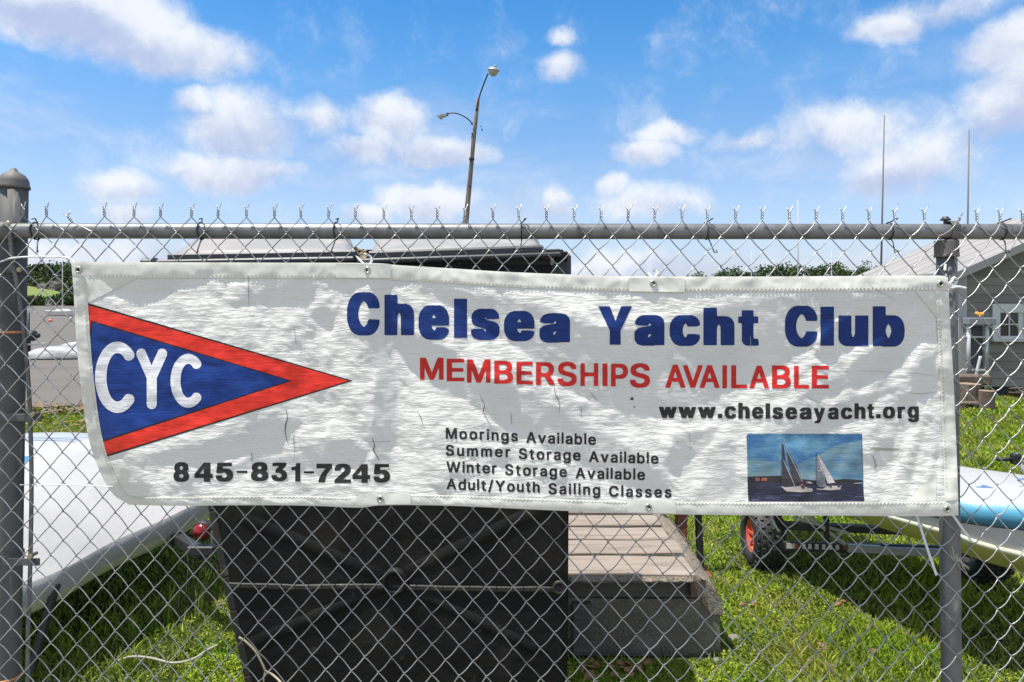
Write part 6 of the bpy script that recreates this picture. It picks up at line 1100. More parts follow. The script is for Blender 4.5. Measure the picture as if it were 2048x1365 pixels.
# ================================================================ right: trailer dolly with boat
def right_boat():
    T=thing('launching_boat','white and blue sailing dinghy with grey side and yellow bounce-tinted bottom right of the post','boat',(2.1,3.6,.5))
    # near edge, gunwale (x,y,z)
    Nr=[(1.55,4.75,.70),(1.46,4.35,.71),(1.56,3.9,.735),(1.72,3.45,.765),(1.96,3.02,.79),(2.18,2.86,.80),(2.5,2.66,.81),(2.95,2.45,.83)]
    Fr=[(2.0,4.9,.70),(2.2,4.65,.70),(2.38,4.3,.71),(2.50,4.02,.72),(2.56,3.84,.725),(2.72,3.62,.735),(2.85,3.2,.76),(3.0,2.6,.82)]
    A=cat(Nr,7); C=cat(Fr,7); n=len(A)
    def outn(E,i,s=1):
        t=E[min(i+1,n-1)]-E[max(i-1,0)]; t=t[:2]/(np.hypot(*t[:2])+1e-9); o=np.array([-t[1],t[0],0])*-1 if s>0 else np.array([-t[1],t[0],0]); return o
    deck=[];band=[];side=[];rim=[];bot=[]
    bandv=[]
    for i in range(n):
        a=A[i]; c=C[i]; o=(a-c); o[2]=0; o/=np.linalg.norm(o)
        deck.append([a*(1-t)+c*t+np.array([0,0,.03*math.sin(math.pi*t)]) for t in np.linspace(0,1,9)])
        u=i/(n-1); hs=float(np.interp(a[1],[2.4,2.86,3.02,3.45,4.0],[.13,.100,.045,.02,.01]))   # depth of the grey side grows towards the bow
        g0=a; g1=a+o*.022+np.array([0,0,-.018]); g2=a+o*.030+np.array([0,0,-.055]); g3=a+o*.018+np.array([0,0,-.095]); g4=a+o*.004+np.array([0,0,-.108])
        band.append([g0,g1,g2,g3,g4])
        s1=g4+np.array([0,0,-hs]); side.append([g4,g4*.5+s1*.5-o*.004,s1-o*.012])
        r0=s1-o*.012; rim.append([r0,r0+o*.014+np.array([0,0,-.004]),r0+o*.014+np.array([0,0,-.020]),r0+np.array([0,0,-.026])])
        b0=r0+np.array([0,0,-.026]); mid=(a+c)/2; mid=mid.copy(); mid[2]=b0[2]-.14
        cc=c.copy(); cc[2]=b0[2]; bot.append([b0,b0*.80+mid*.20+np.array([0,0,-.06]),b0*.45+mid*.55+np.array([0,0,-.05]),mid,(mid+cc)/2+np.array([0,0,-.02]),cc,c])
    mb=MB(); mb.loft(deck,False); mb.build('deck',M['gel'],T,smooth=True)
    mb=MB(); mb.loft(band,False); b=mb.build('rub_band',M['blue_band'],T,smooth=True); at=b.data.attributes.new('band','FLOAT','POINT'); at.data.foreach_set('value',[ (k%5)/4.*.8 for k in range(n*5)])
    mb=MB(); mb.loft(side,False); mb.build('side',M['grey_side'],T,smooth=True)
    mb=MB(); mb.loft(rim,False); mb.build('chine_rim',M['cream'],T,smooth=True)
    mb=MB(); mb.loft(bot,False); mb.build('bottom',M['yellow'],T,smooth=True)
    for (x0,y0,x1,y1) in [(1952,977,1986,978),(2036,962,2060,962)]:
        a=P(x0,y0,3.15); b_=P(x1,y1,3.13); mb=MB(); mb.tube([a,((a[0]+b_[0])/2,a[1],a[2]+.012),b_],.006,8); mb.build('deck_cleat',M['stripe'],T,smooth=True)
    # dolly
    D=thing('boat_dolly','aluminium boat dolly with red-hubbed knobbly balloon tyres under the right boat','trailer',(2.1,4.1,0))
    def wheel(c,axis,r,w,hub,seed):
        ax=Vector(axis).normalized(); c=Vector(c); a=Vector((0,0,1)); u=ax.cross(a).normalized(); v=ax.cross(u)*-1
        prof=[(.52*r,-w*.42),(.60*r,-w*.50),(.80*r,-w*.52),(.93*r,-w*.42),(.985*r,-w*.24),(r,0),(.985*r,w*.24),(.93*r,w*.42),(.80*r,w*.52),(.60*r,w*.50),(.52*r,w*.42)]
        root=MB(); root.lathe(prof,c,ax,40,True); wh=root.build('wheel',M['rubber'],D,smooth=True)
        # knobs
        mb=MB(); nk=26
        for row,(h,rr,sz) in enumerate([(-w*.44,.92,.75),(-w*.27,.985,1),(-w*.09,1.0,1),(w*.09,1.0,1),(w*.27,.985,1),(w*.44,.92,.75)]):
            for k in range(nk):
                an=2*math.pi*(k+(row%2)*.5)/nk; rad=u*math.cos(an)+v*math.sin(an); tan=ax.cross(rad); tilt=ax*(h/w*.9)
                nrm=(rad+tilt).normalized(); side_=tan.cross(nrm).normalized()
                R=Matrix((side_,tan,nrm)).transposed(); mb.box(c+ax*h+rad*(rr*r*1.0),(w*.115*sz,r*.13,.016),R,.002)
        mb.build('tread_knobs',M['rubber'],wh)
        mb=MB(); mb.lathe([(0,-w*.30),(.12*r,-w*.34),(.13*r,-w*.22),(.36*r,-w*.18),(.40*r,-w*.30),(.50*r,-w*.40),(.56*r,-w*.42),(.54*r,-w*.34),(.54*r,w*.34),(.0,w*.30)],c,ax,28); h=mb.build('hub',M[hub],wh,smooth=True)
        for k in range(6):
            an=2*math.pi*k/6; rad=u*math.cos(an)+v*math.sin(an); mb=MB(); mb.bar(c-ax*w*.31+rad*.12*r,c-ax*w*.34+rad*.46*r,.018,.010,ax,.002); mb.build('spoke',M[hub],wh)
        return wh
    c1=PG(1532,1142); r1=.195; wheel((c1[0]+.0,c1[1]+.06,r1),(1,-.05,-.03),r1,.175,'hub_red',1)
    c2=PG(1975,1170); wheel((c2[0],c2[1]+.08,.205),(1,.0,.03),.205,.20,'steel_dark',2)
    Ya=4.05
    def bx(x0,x1,y0,y1,Y,m,name,par=D,dy=0):
        a=Vector(P(x0,(y0+y1)/2,Y)); b_=Vector(P(x1,(y0+y1)/2+dy,Y)); mb=MB(); mb.bar(a,b_,.03,abs(y1-y0)/F*Y,(0,0,1),.003); return mb.build(name,m,par)
    axl=bx(1560,1900,1083,1101,Ya,M['steel_dark'],'axle_bar',D,9)
    for (x0,x1,m) in [(1573,1589,'tape_w'),(1589,1596,'tape_r'),(1605,1611,'tape_w'),(1616,1623,'tape_w'),(1630,1637,'tape_w'),(1644,1651,'tape_w'),(1657,1664,'tape_w'),(1671,1678,'tape_w'),(1686,1692,'tape_r')]:
        k=(x0-1560)/340*9; a=Vector(P(x0,1092+k,Ya-.018)); b_=Vector(P(x1,1092+k,Ya-.018)); mb=MB(); mb.bar(a,b_,.003,.030,(0,0,1)); mb.build('reflective_tape',M[m],axl)
    bx(1694,1762,1089,1104,Ya-.03,M['alu'],'frame_bar',D,3); bx(1762,1905,1094,1109,Ya-.03,M['alu'],'frame_bar',D,5)
    for (a,b_,w,m) in [((1612,1030),(1690,1090),.022,'alu'),((1652,1025),(1654,1085),.026,'steel_dark'),((1585,1035),(1700,1068),.018,'alu')]:
        mb=MB(); mb.bar(P(*a,Ya-.05),P(*b_,Ya-.05),w,w,(0,1,0),.003); mb.build('strut',M[m],D)
    mb=MB(); mb.bar(P(1541,1028,4.0),P(1551,1056,4.0),.006,.045,(0,1,0),.002); mb.build('licence_tag',M['tape_w'],D)
    mb=MB(); mb.bar(P(1541,1026,3.995),P(1545,1038,3.995),.006,.046,(0,1,0),.002); mb.build('licence_tag_red_band',M['tape_r'],D)
    mb=MB(); mb.bar(P(1548,1054,4.02),P(1566,1098,4.02),.03,.03,(0,1,0),.004); mb.build('mount',M['steel_dark'],D)
    for y in (1062,1074): 
        mb=MB(); mb.lathe([(0,0),(.007,0),(.007,.012),(0,.012)],P(1557,y,3.99),(0,1,0),6); mb.build('bolt',M['bolt'],D)
    mb=MB(); mb.bar((1.6,4.15,.30),(2.9,3.9,.32),.05,.04); mb.build('cradle',M['steel_dark'],D)
    # hand grip of a tiller or dolly handle, further back
    H=thing('handle_bar','silver tube handle with black rubber grip behind the white deck at right edge','handle',(3.4,4.75,0))
    Yh=4.7; a=Vector(P(2030,908,Yh)); b_=Vector(P(2056,958,Yh)); d=(b_-a); e=a+d*(a.z/(a.z-b_.z))
    mb=MB(); mb.tube([a,e],.017,10); mb.build('tube',M['alu'],H,smooth=True)
    mb=MB(); mb.tube([P(1994,919,Yh),P(2028,919,Yh)],[.013,.014],10); mb.build('grip',M['rubber'],H,smooth=True)
    mb=MB(); mb.box(P(2031,918,Yh),(.055,.05,.075),bev=.008); mb.build('joint',M['rubber'],H)
right_boat()
# ================================================================ ground bits
def bits():
    R=random.Random(9)
    for k in range(34):
        if k<22: px,py=R.uniform(1150,1310),R.uniform(1322,1352)
        else: px,py=R.uniform(1480,1850),R.uniform(1180,1340)
        c=Vector(PG(px,py,.035)); s=.014+.016*R.random(); a=R.random()*6.28; u=Vector((math.cos(a),math.sin(a),R.uniform(-.4,.4)))*s; w=Vector((-math.sin(a),math.cos(a),R.uniform(-.4,.6)))*s*.55
        V=[c-u,c-u*.4-w,c+u*.4-w*.9,c+u*1.1,c+u*.4+w*.9,c-u*.4+w,c+Vector((0,0,s*.35))]
        o=obj('dead_leaf',V,[(0,1,6),(1,2,6),(2,3,6),(3,4,6),(4,5,6),(5,0,6)],M['deadleaf'])
        tag(o,'dry brown fallen leaf on the grass before the ramp' if k<22 else 'dry brown fallen leaf lying in the sunlit grass under the fence right of the ramp','leaf','dead leaves at the foot of the ramp' if k<22 else 'dead leaves scattered right of the ramp')
    for (px,py,s,lab) in [(1468,1278,.038,'pale grey stone in the shadow right of the concrete block'),(1436,1322,.026,'small pale stone at the right foot of the concrete block'),(1508,1205,.02,'tiny pale stone in the grass above the larger stone')]:
        c=PG(px,py,.02); mb=MB(); 
        for j,(h,r) in enumerate([]): pass
        bm=bmesh.new(); bmesh.ops.create_icosphere(bm,subdivisions=2,radius=s); V=[(c[0]+v.co.x*(1+.3*float(vnoise(v.co.y*40,v.co.z*40,j_))),c[1]+v.co.y*.8,c[2]+v.co.z*.55) for v in bm.verts for j_ in (3,)]; bm.verts.index_update(); Fc=[tuple(v.index for v in f.verts) for f in bm.faces]; bm.free()
        tag(obj('stone',V,Fc,M['stone']),lab,'stone')
    mb=MB(); mb.tube(cat([PG(232,1324,.03),PG(262,1314,.04),PG(300,1316,.05),PG(345,1326,.045),PG(385,1319,.06),PG(412,1302,.08),PG(436,1290,.09)],5),[.005]*31,7); tag(mb.build('bent_stick',M['stick'],None,smooth=True),'bleached curved stick lying on the sunlit grass at lower left','stick')
    def gy_(px,py,Y=2.56): return P(px,py,Y)
    mb=MB(); mb.tube(cat([gy_(478,1275),gy_(492,1284),gy_(512,1305),gy_(528,1335),gy_(531,1342),gy_(548,1352),gy_(566,1372,2.5),gy_(590,1420,2.5)],5),.0042,7); mb.tube(cat([gy_(531,1342),gy_(528,1356),gy_(527,1380),gy_(526,1440)],4),.003,6)
    tag(mb.build('tan_rope',M['rope'],None,smooth=True),'frayed tan rope hanging down the lower left corner of the dumpster','rope')
    # weeds in the shade at the left
    for k,(px,py,h) in enumerate([(300,1270,.20),(330,1255,.26),(352,1240,.22),(395,1245,.28),(260,1290,.16),(410,1210,.24),(380,1215,.3),(120,1330,.2),(95,1310,.24)]):
        c=Vector(PG(px,py)); V=[];Fc=[]
        for b in range(9):
            a=R.random()*6.28; l=h*(.6+.5*R.random()); w=.004; lean=Vector((math.cos(a),math.sin(a),0))*l*.35; sd=Vector((-math.sin(a),math.cos(a),0))*w; i=len(V); p0=c+Vector((R.gauss(0,.012),R.gauss(0,.012),0)); p1=p0+lean*.35+Vector((0,0,l*.6)); p2=p0+lean+Vector((0,0,l))
            V+=[p0-sd,p0+sd,p1-sd*.8,p1+sd*.8,p2]; Fc+=[(i,i+1,i+3,i+2),(i+2,i+3,i+4)]
        o=obj('weed_tuft',V,Fc,M['grass']); tag(o,'tall thin grass tuft growing in the shade under the covered dinghy','weed','tall weeds under the covered dinghy')
    # leafy stem by the tail light
    c=Vector(PG(372,1190)); mb=MB(); st=cat([c,c+Vector((.01,0,.18)),c+Vector((-.01,0,.36)),c+Vector((.03,0,.52))],5); mb.tube(st,.004,6); V0=MB()
    t=thing('leafy_weed','leafy green weed climbing beside the red tail light','weed',tuple(c)); mb.build('stem',M['stick'],t)
    V=[];Fc=[]
    for k in range(60):
        p=Vector(st[int(R.random()*(len(st)-1))]); a=R.random()*6.28; s=.018+.02*R.random(); u=Vector((math.cos(a),math.sin(a)*.6,R.uniform(-.6,.4)))*s; w=Vector((-math.sin(a),math.cos(a),.3))*s*.35; i=len(V); V+=[p,p+u*.6-w,p+u*1.4,p+u*.6+w]; Fc.append((i,i+1,i+2,i+3))
    obj('leaf',V,Fc,M['wood_leaf'],t)['kind']='stuff'
bits()
# ================================================================ shed at the right
def house():
    T=thing('boat_shed','grey clapboard shed with pale metal roof and small white window at the right edge','shed',(9,13,0))
    X0,Y0,Y1=7.83,12.0,15.3; XR_=10.35; ZE=2.22; SL=.435; ZR=ZE+(XR_-X0)*SL; X2=XR_*2-X0
    b=.148; z=.18; k=0
    while z<ZR-.05:
        z1=z+b; 
        # left and right limits under the gable line
        def lx(zz): return X0+.02 if zz<ZE-.06 else X0+.02+(zz-ZE+.06)/SL
        xl0,xl1=lx(z),lx(z1); xr0,xr1=X2-(xl0-X0),X2-(xl1-X0)
        if xl1<xr1:
            V=[(xl0,Y0-.022,z),(xr0,Y0-.022,z),(xr1,Y0-.004,z1),(xl1,Y0-.004,z1),(xl0,Y0+.01,z),(xr0,Y0+.01,z),(xr1,Y0+.01,z1),(xl1,Y0+.01,z1)]
            obj('siding_board',V,[(0,1,2,3),(0,4,5,1),(3,2,6,7),(0,3,7,4),(1,5,6,2)],M['siding'],T)
        if z1<ZE:
            V=[(X0-.022,Y0,z),(X0-.022,Y1,z),(X0-.004,Y1,z1),(X0-.004,Y0,z1),(X0+.01,Y0,z),(X0+.01,Y1,z)]
            obj('siding_board',V,[(1,0,3,2),(0,1,5,4)],M['siding'],T)
        z=z1; k+=1
    mb=MB(); mb.box(((X0+X2)/2,(Y0+Y1)/2+.02,ZE/2),(X2-X0-.04,Y1-Y0-.04,ZE-.02)); mb.build('wall',M['box_dark'],T)
    obj('back_gable',[(X0,Y1,ZE),(X2,Y1,ZE),(XR_,Y1,ZR)],[(0,1,2)],M['siding'],T)
    obj('inner_gable',[(X0,Y0+.02,ZE-.05),(X2,Y0+.02,ZE-.05),(XR_,Y0+.02,ZR-.05)],[(0,1,2)],M['box_dark'],T)
    # roof panels with overhang
    ov=.22; ya,yb=Y0-.30,Y1+.15; n=8
    for side in (-1,1):
        for i in range(n):
            a=ya+(yb-ya)*i/n; c=ya+(yb-ya)*(i+1)/n-.006; xe=XR_+side*(XR_-X0+ov); ze=ZR-(XR_-X0+ov)*SL
            zo=.002*(i%2)
            V=[(xe,a,ze+.05+zo),(XR_,a,ZR+.05+zo),(XR_,c,ZR+.05+zo),(xe,c,ze+.05+zo),(xe,a,ze+.02),(XR_,a,ZR+.02),(XR_,c,ZR+.02),(xe,c,ze+.02)]
            f=[(0,1,2,3),(4,7,6,5),(0,4,5,1),(3,2,6,7),(0,3,7,4)]
            if side<0: f=[q[::-1] for q in f]
            obj('roof_panel',V,f,M['roof'],T)
            mb=MB(); mb.bar((xe,c-.004,ze+.052),(XR_,c-.004,ZR+.052),.010,.010,(0,1,0)); mb.build('roof_seam',M['roof'],T)
    for side in (-1,1):
        xe=XR_+side*(XR_-X0+ov); ze=ZR-(XR_-X0+ov)*SL
        mb=MB(); mb.bar((xe,ya-.014,ze-.035),(XR_,ya-.014,ZR-.035),.022,.105,(0,1,0)); 
        # keep the board upright
        V=[(xe,ya-.024,ze-.085),(XR_,ya-.024,ZR-.085),(XR_,ya-.024,ZR+.052),(xe,ya-.024,ze+.052),(xe,ya-.002,ze-.085),(XR_,ya-.002,ZR-.085),(XR_,ya-.002,ZR+.052),(xe,ya-.002,ze+.052)]
        obj('rake_board',V,[(0,1,2,3),(4,7,6,5),(0,4,5,1),(3,2,6,7),(0,3,7,4),(1,5,6,2)],M['fascia'],T)
    mb=MB(); mb.box((X0+.065,Y0-.035,ZE/2+.12),(.15,.024,ZE-.12),bev=.003); mb.build('corner_board',M['trim_grey'],T)
    mb=MB(); mb.box((X0-.033,Y0+.07,ZE/2+.12),(.022,.13,ZE-.12)); mb.build('corner_board',M['trim_grey'],T)
    mb=MB(); mb.box((X0-.2,(ya+yb)/2,ZE-.14),(.024,yb-ya,.10)); mb.build('eave_board',M['fascia'],T)
    # window
    wl,wt=P(1984,608,Y0-.04)[0],P(0,608,Y0-.04)[2]; wr,wb=P(2070,0,Y0-.04)[0],P(0,683,Y0-.04)[2]
    il,it=P(1996,626,Y0)[0],P(0,626,Y0)[2]; ir,ib=P(2034,0,Y0)[0],P(0,672,Y0)[2]
    mb=MB(); Yw=Y0-.045
    for (x0,x1,z0,z1) in [(wl,il,wb,wt),(P(2044,0,Y0)[0],P(2056,0,Y0)[0],wb,wt),(il,P(2044,0,Y0)[0],it,wt),(il,P(2044,0,Y0)[0],wb+.03,ib)]:
        mb.box(((x0+x1)/2,Yw,(z0+z1)/2),(x1-x0-.002,.04,z1-z0-.002),bev=.004)
    w=mb.build('window',M['trim_white'],T)
    mb=MB(); mb.box(((wl+P(2056,0,Y0)[0])/2,Yw-.03,wb+.012),(P(2056,0,Y0)[0]-wl+.05,.10,.03),bev=.004); mb.build('sill',M['trim_white'],w)
    mb=MB(); sx0,sx1=ir,P(2044,0,Y0)[0]; mb.box(((sx0+sx1)/2,Yw+.02,(it+ib)/2),(sx1-sx0,.02,it-ib)); mb.build('shutter_strip',M['trim_white'],w)
    cx_,cz=(il+ir)/2,(it+ib)/2
    for (x0,x1,z0,z1) in [(il,cx_,cz,it),(cx_,ir,cz,it),(il,cx_,ib,cz),(cx_,ir,ib,cz)]:
        mb=MB(); mb.box(((x0+x1)/2,Yw+.018,(z0+z1)/2),(x1-x0-.012,.006,z1-z0-.012)); mb.build('pane',M['glass'],w)
    mb=MB(); mb.box((cx_,Yw+.008,cz),(.018,.02,it-ib)); mb.box((cx_,Yw+.005,cz),(ir-il,.018,.018)); mb.build('muntin',M['trim_white'],w)
    # pipe rack leaning in front of the wall
    K=thing('pipe_rack','white and grey pipe rack with a flat top box left of the shed window','rack',(8.3,11.7,0))
    Yk=11.7
    def pp(x,y): return P(x,y,Yk)
    mb=MB(); a,c=pp(1931,636),pp(1987,650); mb.box(((a[0]+c[0])/2,Yk,(a[2]+c[2])/2),(c[0]-a[0],.16,a[2]-c[2]),bev=.01); mb.build('top_box',M['box_grey'],K)
    for x,y1_,m in [(1937,752,'pvc'),(1973,742,'pvc')]:
        mb=MB(); mb.tube([pp(x,650),pp(x,y1_)],.032,10); mb.build('upright',M[m],K,smooth=True)
    mb=MB(); mb.tube([pp(1973,742),pp(1973.5,797)],.034,10); mb.build('post_foot',M['pvc_green'],K,smooth=True)
    mb=MB(); mb.tube([pp(1937,752),pp(1937,797)],.03,10); mb.build('post_foot',M['pvc_green'],K,smooth=True)
    for y in (674,740):
        mb=MB(); a,c=pp(1927,y),pp(1981,y+1); mb.bar(a,c,.03,.03,(0,1,0),.003); mb.build('crosspiece',M['pvc'],K)
    mb=MB(); a,c=pp(1941,652),pp(1969,738); mb.box(((a[0]+c[0])/2,Yk+.06,(a[2]+c[2])/2),(c[0]-a[0],.02,a[2]-c[2])); mb.build('back_panel',M['box_dark'],K)
    mb=MB(); mb.tube(cat([P(1961,713,11.5),P(1957,730,11.5),P(1953,752,11.5),P(1955,797,11.5)],4),.025,8); tag(mb.build('leaning_pipe',M['pvc'],None,smooth=True),'short bent white pipe leaning inside the pipe rack','pipe')
    # logs and blocks at the foot of the wall
    def stump(px,py0,py1,w,Y,lab):
        a=Vector(P(px,py1,Y)); a.z=0; t_=P(px,py0,Y); r=w/F*Y/2; t=thing('log_stump',lab,'log',tuple(a),'cut logs at the foot of the shed')
        rings=[]
        for h in np.linspace(0,t_[2],5):
            rings.append([(a.x+r*(1+.10*float(vnoise(q*.9,h*6,int(px))))*math.cos(q*math.pi/8),Y+r*(1+.10*float(vnoise(q*.9,h*6,int(px))))*math.sin(q*math.pi/8),h) for q in range(16)])
        mb=MB(); mb.loft(rings,True); mb.build('bark',M['log'],t)
        obj('cut_face',[(x,y,z+.002) for x,y,z in rings[-1]],[tuple(range(16))],M['log_end'],t)
    stump(1973,782,822,28,10.5,'thick log stump under the pipe rack with a broken top'); stump(1938,768,806,40,10.9,'wide log stump against the right post beneath the corner board')
    mb=MB(); c=P(1932,761,11.3); mb.box((c[0]+.12,11.4,c[2]),(.55,.3,.16),bev=.02); tag(mb.build('timber_block',M['log'],None),'brown timber block lying on the log beside the right post','timber')
    mb=MB(); c=PG(1936,818); mb.box((c[0]+.05,c[1],.09),(.42,.2,.03),bev=.004); mb.box((c[0]-.13,c[1],.04),(.05,.2,.075)); mb.box((c[0]+.05,c[1],.04),(.05,.2,.075)); mb.box((c[0]+.22,c[1],.04),(.05,.2,.075)); tag(mb.build('wooden_pallet_piece',M['log'],None),'small broken pallet piece in front of the wide log stump','pallet')
    R=random.Random(8)
    for k in range(9):
        a=Vector((8.55+R.random()*.2,11.55+R.random()*.3,.04+.028*k*.6)); d=Vector((.5+R.random()*.5,R.uniform(-.1,.1),R.uniform(-.03,.03))); mb=MB(); mb.bar(a,a+d,.05+.05*R.random(),.022,(0,0,1),.002)
        tag(mb.build('scrap_board',M['log'],None),'weathered scrap board in the low pile under the shed window','board','scrap boards piled under the shed window')
house()
# ================================================================ poles, masts, boats on the river
def lamp_pole():
    Y=34.0; T=thing('street_lamp','old leaning wooden pole with two lamp arms rising behind the fence','lamp',P(905,672,Y))
    a=Vector(P(905,672,Y)); b=Vector(P(958.5,197,Y)); mb=MB(); n=14
    pts=[a+(b-a)*t+Vector((.05*math.sin(t*5),0,0)) for t in np.linspace(0,1,n)]; mb.tube(pts,list(np.linspace(.175,.088,n)),12); mb.build('pole',M['pole_wood'],T,smooth=True)
    mb=MB(); mb.tube(cat([P(952,222,Y-.12),P(955,207,Y-.12),P(960,190,Y-.2),P(967,170,Y-.5),P(973,155,Y-.9),P(976,148,Y-1.1)],5),.035,8); mb.build('lamp_arm',M['steel_dark'],T,smooth=True)
    mb=MB(); mb.tube(cat([P(945,248,Y-.1),P(935,238,Y-.1),P(921,230,Y-.1),P(907,226.5,Y-.1),P(894,228,Y-.1)],5),.03,8); mb.build('lamp_arm',M['steel_dark'],T,smooth=True)
    c=Vector(P(987,141,Y-1.2)); mb=MB(); mb.lathe([(0,.16),(.12,.15),(.22,.10),(.30,.02),(.30,-.02),(.27,-.03)],c,(.15,-.2,1),20); h=mb.build('lamp_housing',M['lamp_head'],T,smooth=True)
    mb=MB(); mb.lathe([(.27,-.03),(.24,-.12),(.17,-.22),(.07,-.28),(0,-.29)],c,(.15,-.2,1),20); mb.build('lamp_bowl',M['lamp_bowl'],h,smooth=True)
    mb=MB(); mb.box(c+Vector((.08,0,.19)),(.16,.16,.1),bev=.03); mb.build('photocell',M['lamp_head'],h)
    c=Vector(P(885,232.5,Y-.1)); mb=MB(); V=[]
    rings=[[(c.x-.26,c.y+q*.06,c.z+z*.03-.01) for q,z in ((-1,-1),(1,-1),(1,1),(-1,1))],[(c.x-.1,c.y+q*.13,c.z+z*.06) for q,z in ((-1,-1),(1,-1),(1,1),(-1,1))],[(c.x+.12,c.y+q*.1,c.z+z*.055+.02) for q,z in ((-1,-1),(1,-1),(1,1),(-1,1))],[(c.x+.24,c.y+q*.06,c.z+z*.05+.06) for q,z in ((-1,-1),(1,-1),(1,1),(-1,1))]]
    mb.loft(rings,True,True); h=mb.build('lamp_housing',M['lamp_head'],T); mb=MB(); mb.lathe([(.12,0),(.11,-.06),(.05,-.11),(0,-.12)],c+Vector((-.07,0,-.05)),(0,0,1),14); mb.build('lamp_bowl',M['lamp_bowl'],h,smooth=True)
    mb=MB(); mb.box(P(895,229,Y-.1),(.09,.12,.16),bev=.02); mb.build('arm_clamp',M['steel_dark'],T)
    for (x,y,s) in [(944,248,.09),(944.5,268,.08),(954,218,.10),(943.5,318,.13),(940,372,.10),(962,253,.05),(964,260,.07)]:
        mb=MB(); c=P(x,y,Y-.14); mb.box(c,(s*(2.0 if y==318 else 1),.16,s*.8),bev=.01); mb.build('bracket',M['steel_dark'],T)
    mb=MB(); mb.tube(cat([P(946.5,268,Y-.18),P(943,274,Y-.2),P(943.5,283,Y-.18),P(941,330,Y-.18),P(937,360,Y-.18),P(932,400,Y-.18),P(925,455,Y-.18),P(915,560,Y-.2)],4),.016,6); mb.build('conduit',M['steel_dark'],T)
lamp_pole()
def sailboat(px,D,top,hull_px,lab,spr=None,lean=0,grp='sailboats moored on the river'):
    wz=-.6; x=(px-CX)/F*D; zt=EYE-(top-HZ)/F*D; L=hull_px/F*D; T=thing('sailboat',lab,'sailboat',(x,D,wz),grp)
    rings=[]
    for t in np.linspace(0,1,13):
        xx=x-L*.42+L*t; w=1.15*math.sin(math.pi*min(1,.12+.80*(1-t)))**.7 if t<1 else .02; w=max(w,.03); sh=.75+.18*(2*t-1)**2+.12*t
        rings.append([(xx,D-w,wz+sh),(x+.08*L+(xx-x-.08*L)*.86,D-w*.80,wz+.12),(x+.08*L+(xx-x-.08*L)*.7,D,wz-.35),(x+.08*L+(xx-x-.08*L)*.86,D+w*.80,wz+.12),(xx,D+w,wz+sh),(xx,D,wz+sh+.06)])
    mb=MB(); mb.loft(rings,True,True); mb.build('hull',M['hull_w'],T,smooth=False)
    r2=[[(xx,D-w,wz+.85),(xx,D-w*.8,wz+.85+h),(xx,D+w*.8,wz+.85+h),(xx,D+w,wz+.85)] for xx,w,h in ((x-L*.12,.6,.28),(x+L*.08,.65,.34),(x+L*.2,.35,.12))]
    mb=MB(); mb.loft(r2,True,True); mb.build('cabin',M['hull_w'],T)
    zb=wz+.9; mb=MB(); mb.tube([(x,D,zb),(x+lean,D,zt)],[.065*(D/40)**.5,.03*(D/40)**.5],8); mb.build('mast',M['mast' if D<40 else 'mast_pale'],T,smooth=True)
    mb=MB(); mb.tube([(x+.1,D,zb+.9),(x-L*.36,D,zb+.8)],.06,8); mb.build('boom',M['mast'],T,smooth=True)
    if spr: 
        z=EYE-(spr-HZ)/F*D; mb=MB(); mb.tube([(x-.75,D,z),(x+.75,D,z)],.03,6); mb.build('spreader',M['mast'],T)
    if spr:
        for s in (x+L*.55,x-L*.40):
            mb=MB(); mb.tube([(s,D,wz+.9),(x+lean,D,zt-.1)],.012,4); mb.build('stay',M['mast'],T)
    return T
sailboat(125,118,517,78,'white sailboat moored left of the banner with bare mast and stowed sails',568)
sailboat(1759.5,32.5,231,340,'sailboat with the tallest mast rising over the left end of the shed roof',None,.22)
sailboat(1932,34.5,260,320,'sailboat with the mast rising over the shed just right of the right post',None,.16)
sailboat(1596,60,400,170,'sailboat whose faint thin mast stands left of the tallest mast')
sailboat(1503,112,500,90,'distant sailboat with short mast at the left end of the right-hand far trees')
sailboat(1663,112,502,90,'distant sailboat with short mast between the tallest mast and the faint mast')
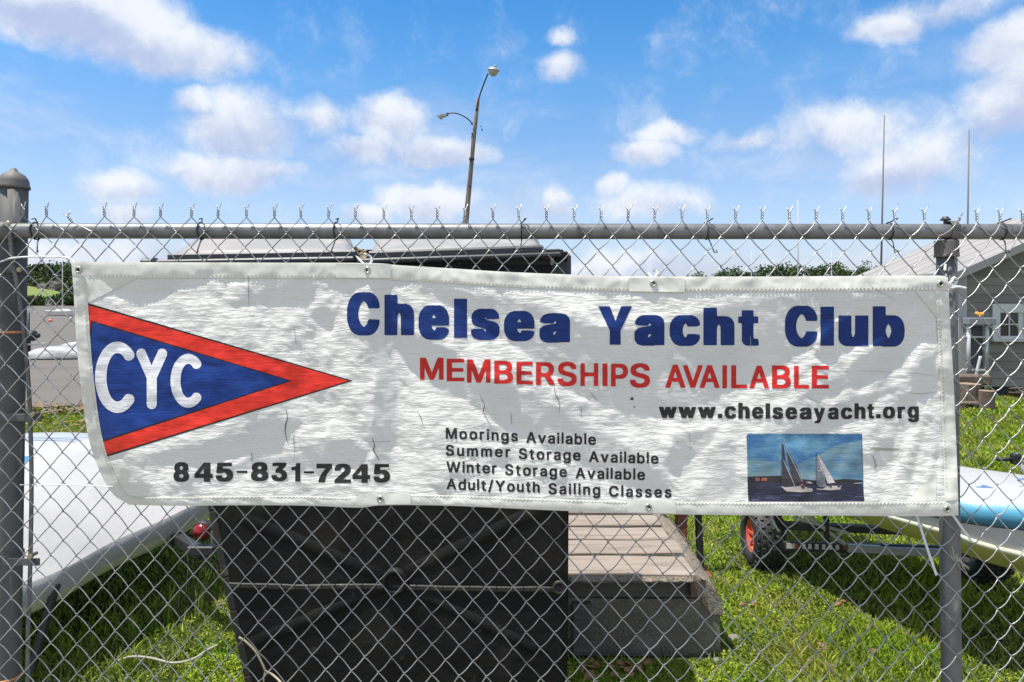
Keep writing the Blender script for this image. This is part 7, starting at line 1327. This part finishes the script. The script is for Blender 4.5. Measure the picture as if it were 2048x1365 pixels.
def river_things():
    # open boat behind the post
    D=140; x0,x1=(30-CX)/F*D,(66-CX)/F*D; T=thing('motorboat','small white motorboat on the river partly behind the left post','boat',((x0+x1)/2,D,-.6))
    rings=[[(x0+(x1-x0)*t,D-w,-.6+h),(x0+(x1-x0)*t,D-w*.8,-.62),(x0+(x1-x0)*t,D+w*.8,-.62),(x0+(x1-x0)*t,D+w,-.6+h)] for t,w,h in ((0,.9,.6),(.5,1.0,.6),(.85,.6,.7),(1,.05,.8))]
    mb=MB(); mb.loft(rings,True,True); mb.build('hull',M['hull_w'],T)
    mb=MB(); mb.box(((x0+x1)/2-.3,D,.25),(1.4,1.2,.5),bev=.1); mb.build('cabin',M['hull_w'],T)
    mb=MB(); mb.box(((x0+x1)/2-.3,D-.62,.3),(1.1,.04,.22)); mb.build('windscreen',M['glass'],T)
    for (px,py,r,m,lab) in [(100.5,642,4.2,'buoy_o','round orange mooring buoy floating in front of the white sailboat'),(72.5,624.5,2.4,'buoy_w','small white mooring buoy left of the white sailboat'),(142,637.5,2.4,'buoy_w','small white mooring buoy at the left edge of the banner'),(52,640.5,1.6,'buoy_w','tiny white mooring buoy nearest the left post')]:
        D=2.25*F/(py+r*.5-HZ); mb=MB(); R_=r/F*D; mb.lathe([(0,-R_),(R_*.6,-R_*.8),(R_,0),(R_*.75,R_*.65),(R_*.25,R_*.9),(0,R_)],P(px,py,D),(0,0,1),14)
        tag(mb.build('mooring_buoy',M[m],None,smooth=True),lab,'buoy',None)
    # drum on a post
    D=30; T=thing('piling_winch','dark winch drum on a thin post standing in the water behind the left post','winch',P(58,700,D))
    a=P(57,626,D); b=P(57,708,D); mb=MB(); mb.tube([a,(b[0],b[1],-1.0)],.055,8); mb.build('post',M['steel_dark'],T,smooth=True)
    c=Vector(P(30,671,D)); e=Vector(P(80,671,D)); mb=MB(); mb.lathe([(0,0),(.22,.0),(.235,.03),(.235,(e-c).length-.06),(.20,(e-c).length),(.07,(e-c).length),(.07,(e-c).length+.07),(.095,(e-c).length+.08),(.095,(e-c).length+.17),(0,(e-c).length+.18)],c-Vector((0,.3,0)),(1,0,0),20); mb.build('drum',M['rubber'],T,smooth=True)
    for x in (52.5,60): 
        mb=MB(); p=P(x,682,D); mb.tube([p,(p[0],p[1],-.9)],.035,6); mb.build('leg',M['steel_dark'],T)
    mb=MB(); a=P(46,689,D); b=P(92,688,D); mb.bar(a,b,.5,.07); mb.build('platform',M['tape_w'],T)
    # covered dinghies, two
    for k,(xa,xb,ya,yb,Dd,lab) in enumerate([(90,240,676,700,28.5,'far white covered dinghy, the higher one lying at the water left of the banner'),(44,190,690,714,27.6,'near white covered dinghy lying at the water between post and banner')]):
        xa_,xb_=(xa-CX)/F*Dd,(xb-CX)/F*Dd; zb=-.62; zt=EYE-(ya-HZ)/F*Dd+.0; T=thing('covered_tender',lab,'dinghy',((xa_+xb_)/2,Dd,zb),'white covered dinghies at the water')
        rings=[]
        for t in np.linspace(0,1,15):
            x=xa_+(xb_-xa_)*t; s=math.sin(math.pi*min(1,max(0,.03+.94*t)))**.7; h=(zt-zb)*s*(.72+.28*t if k==0 else .9)+.03*float(vnoise(t*9,k*3)); w=.75*s
            rings.append([(x,Dd-w,zb),(x,Dd-w*1.02,zb+h*.35),(x,Dd-w*.8,zb+h*.75+.03*float(vnoise(t*12,1,k))),(x,Dd-w*.3,zb+h),(x,Dd+w*.4,zb+h*.95),(x,Dd+w,zb+h*.4),(x,Dd+w,zb)])
        mb=MB(); mb.loft(rings,False); mb.build('cover',M['tarp'],T,smooth=True)
        rr=[[(xa_+(xb_-xa_)*t,Dd-.80*math.sin(math.pi*min(1,.08+.9*t))**.45,zb+z) for z in (-.05,.07)] for t in np.linspace(0,1,15)]
        mb=MB(); mb.loft(rr,False); mb.build('waterline',M['rubber'],T)
    c=Vector(P(1798,409,45)); V=[c,c+Vector((-.14,0,.06)),c+Vector((-.02,.05,.0)),c+Vector((.14,0,.07)),c+Vector((.02,.05,0)),c+Vector((0,.03,-.03)),c+Vector((0,-.1,0))]
    tag(obj('gull',V,[(0,1,2),(0,3,4),(0,2,5),(0,5,4),(6,2,4)],M['bird']),'tiny dark bird in flight right of the tallest mast','bird')
river_things()
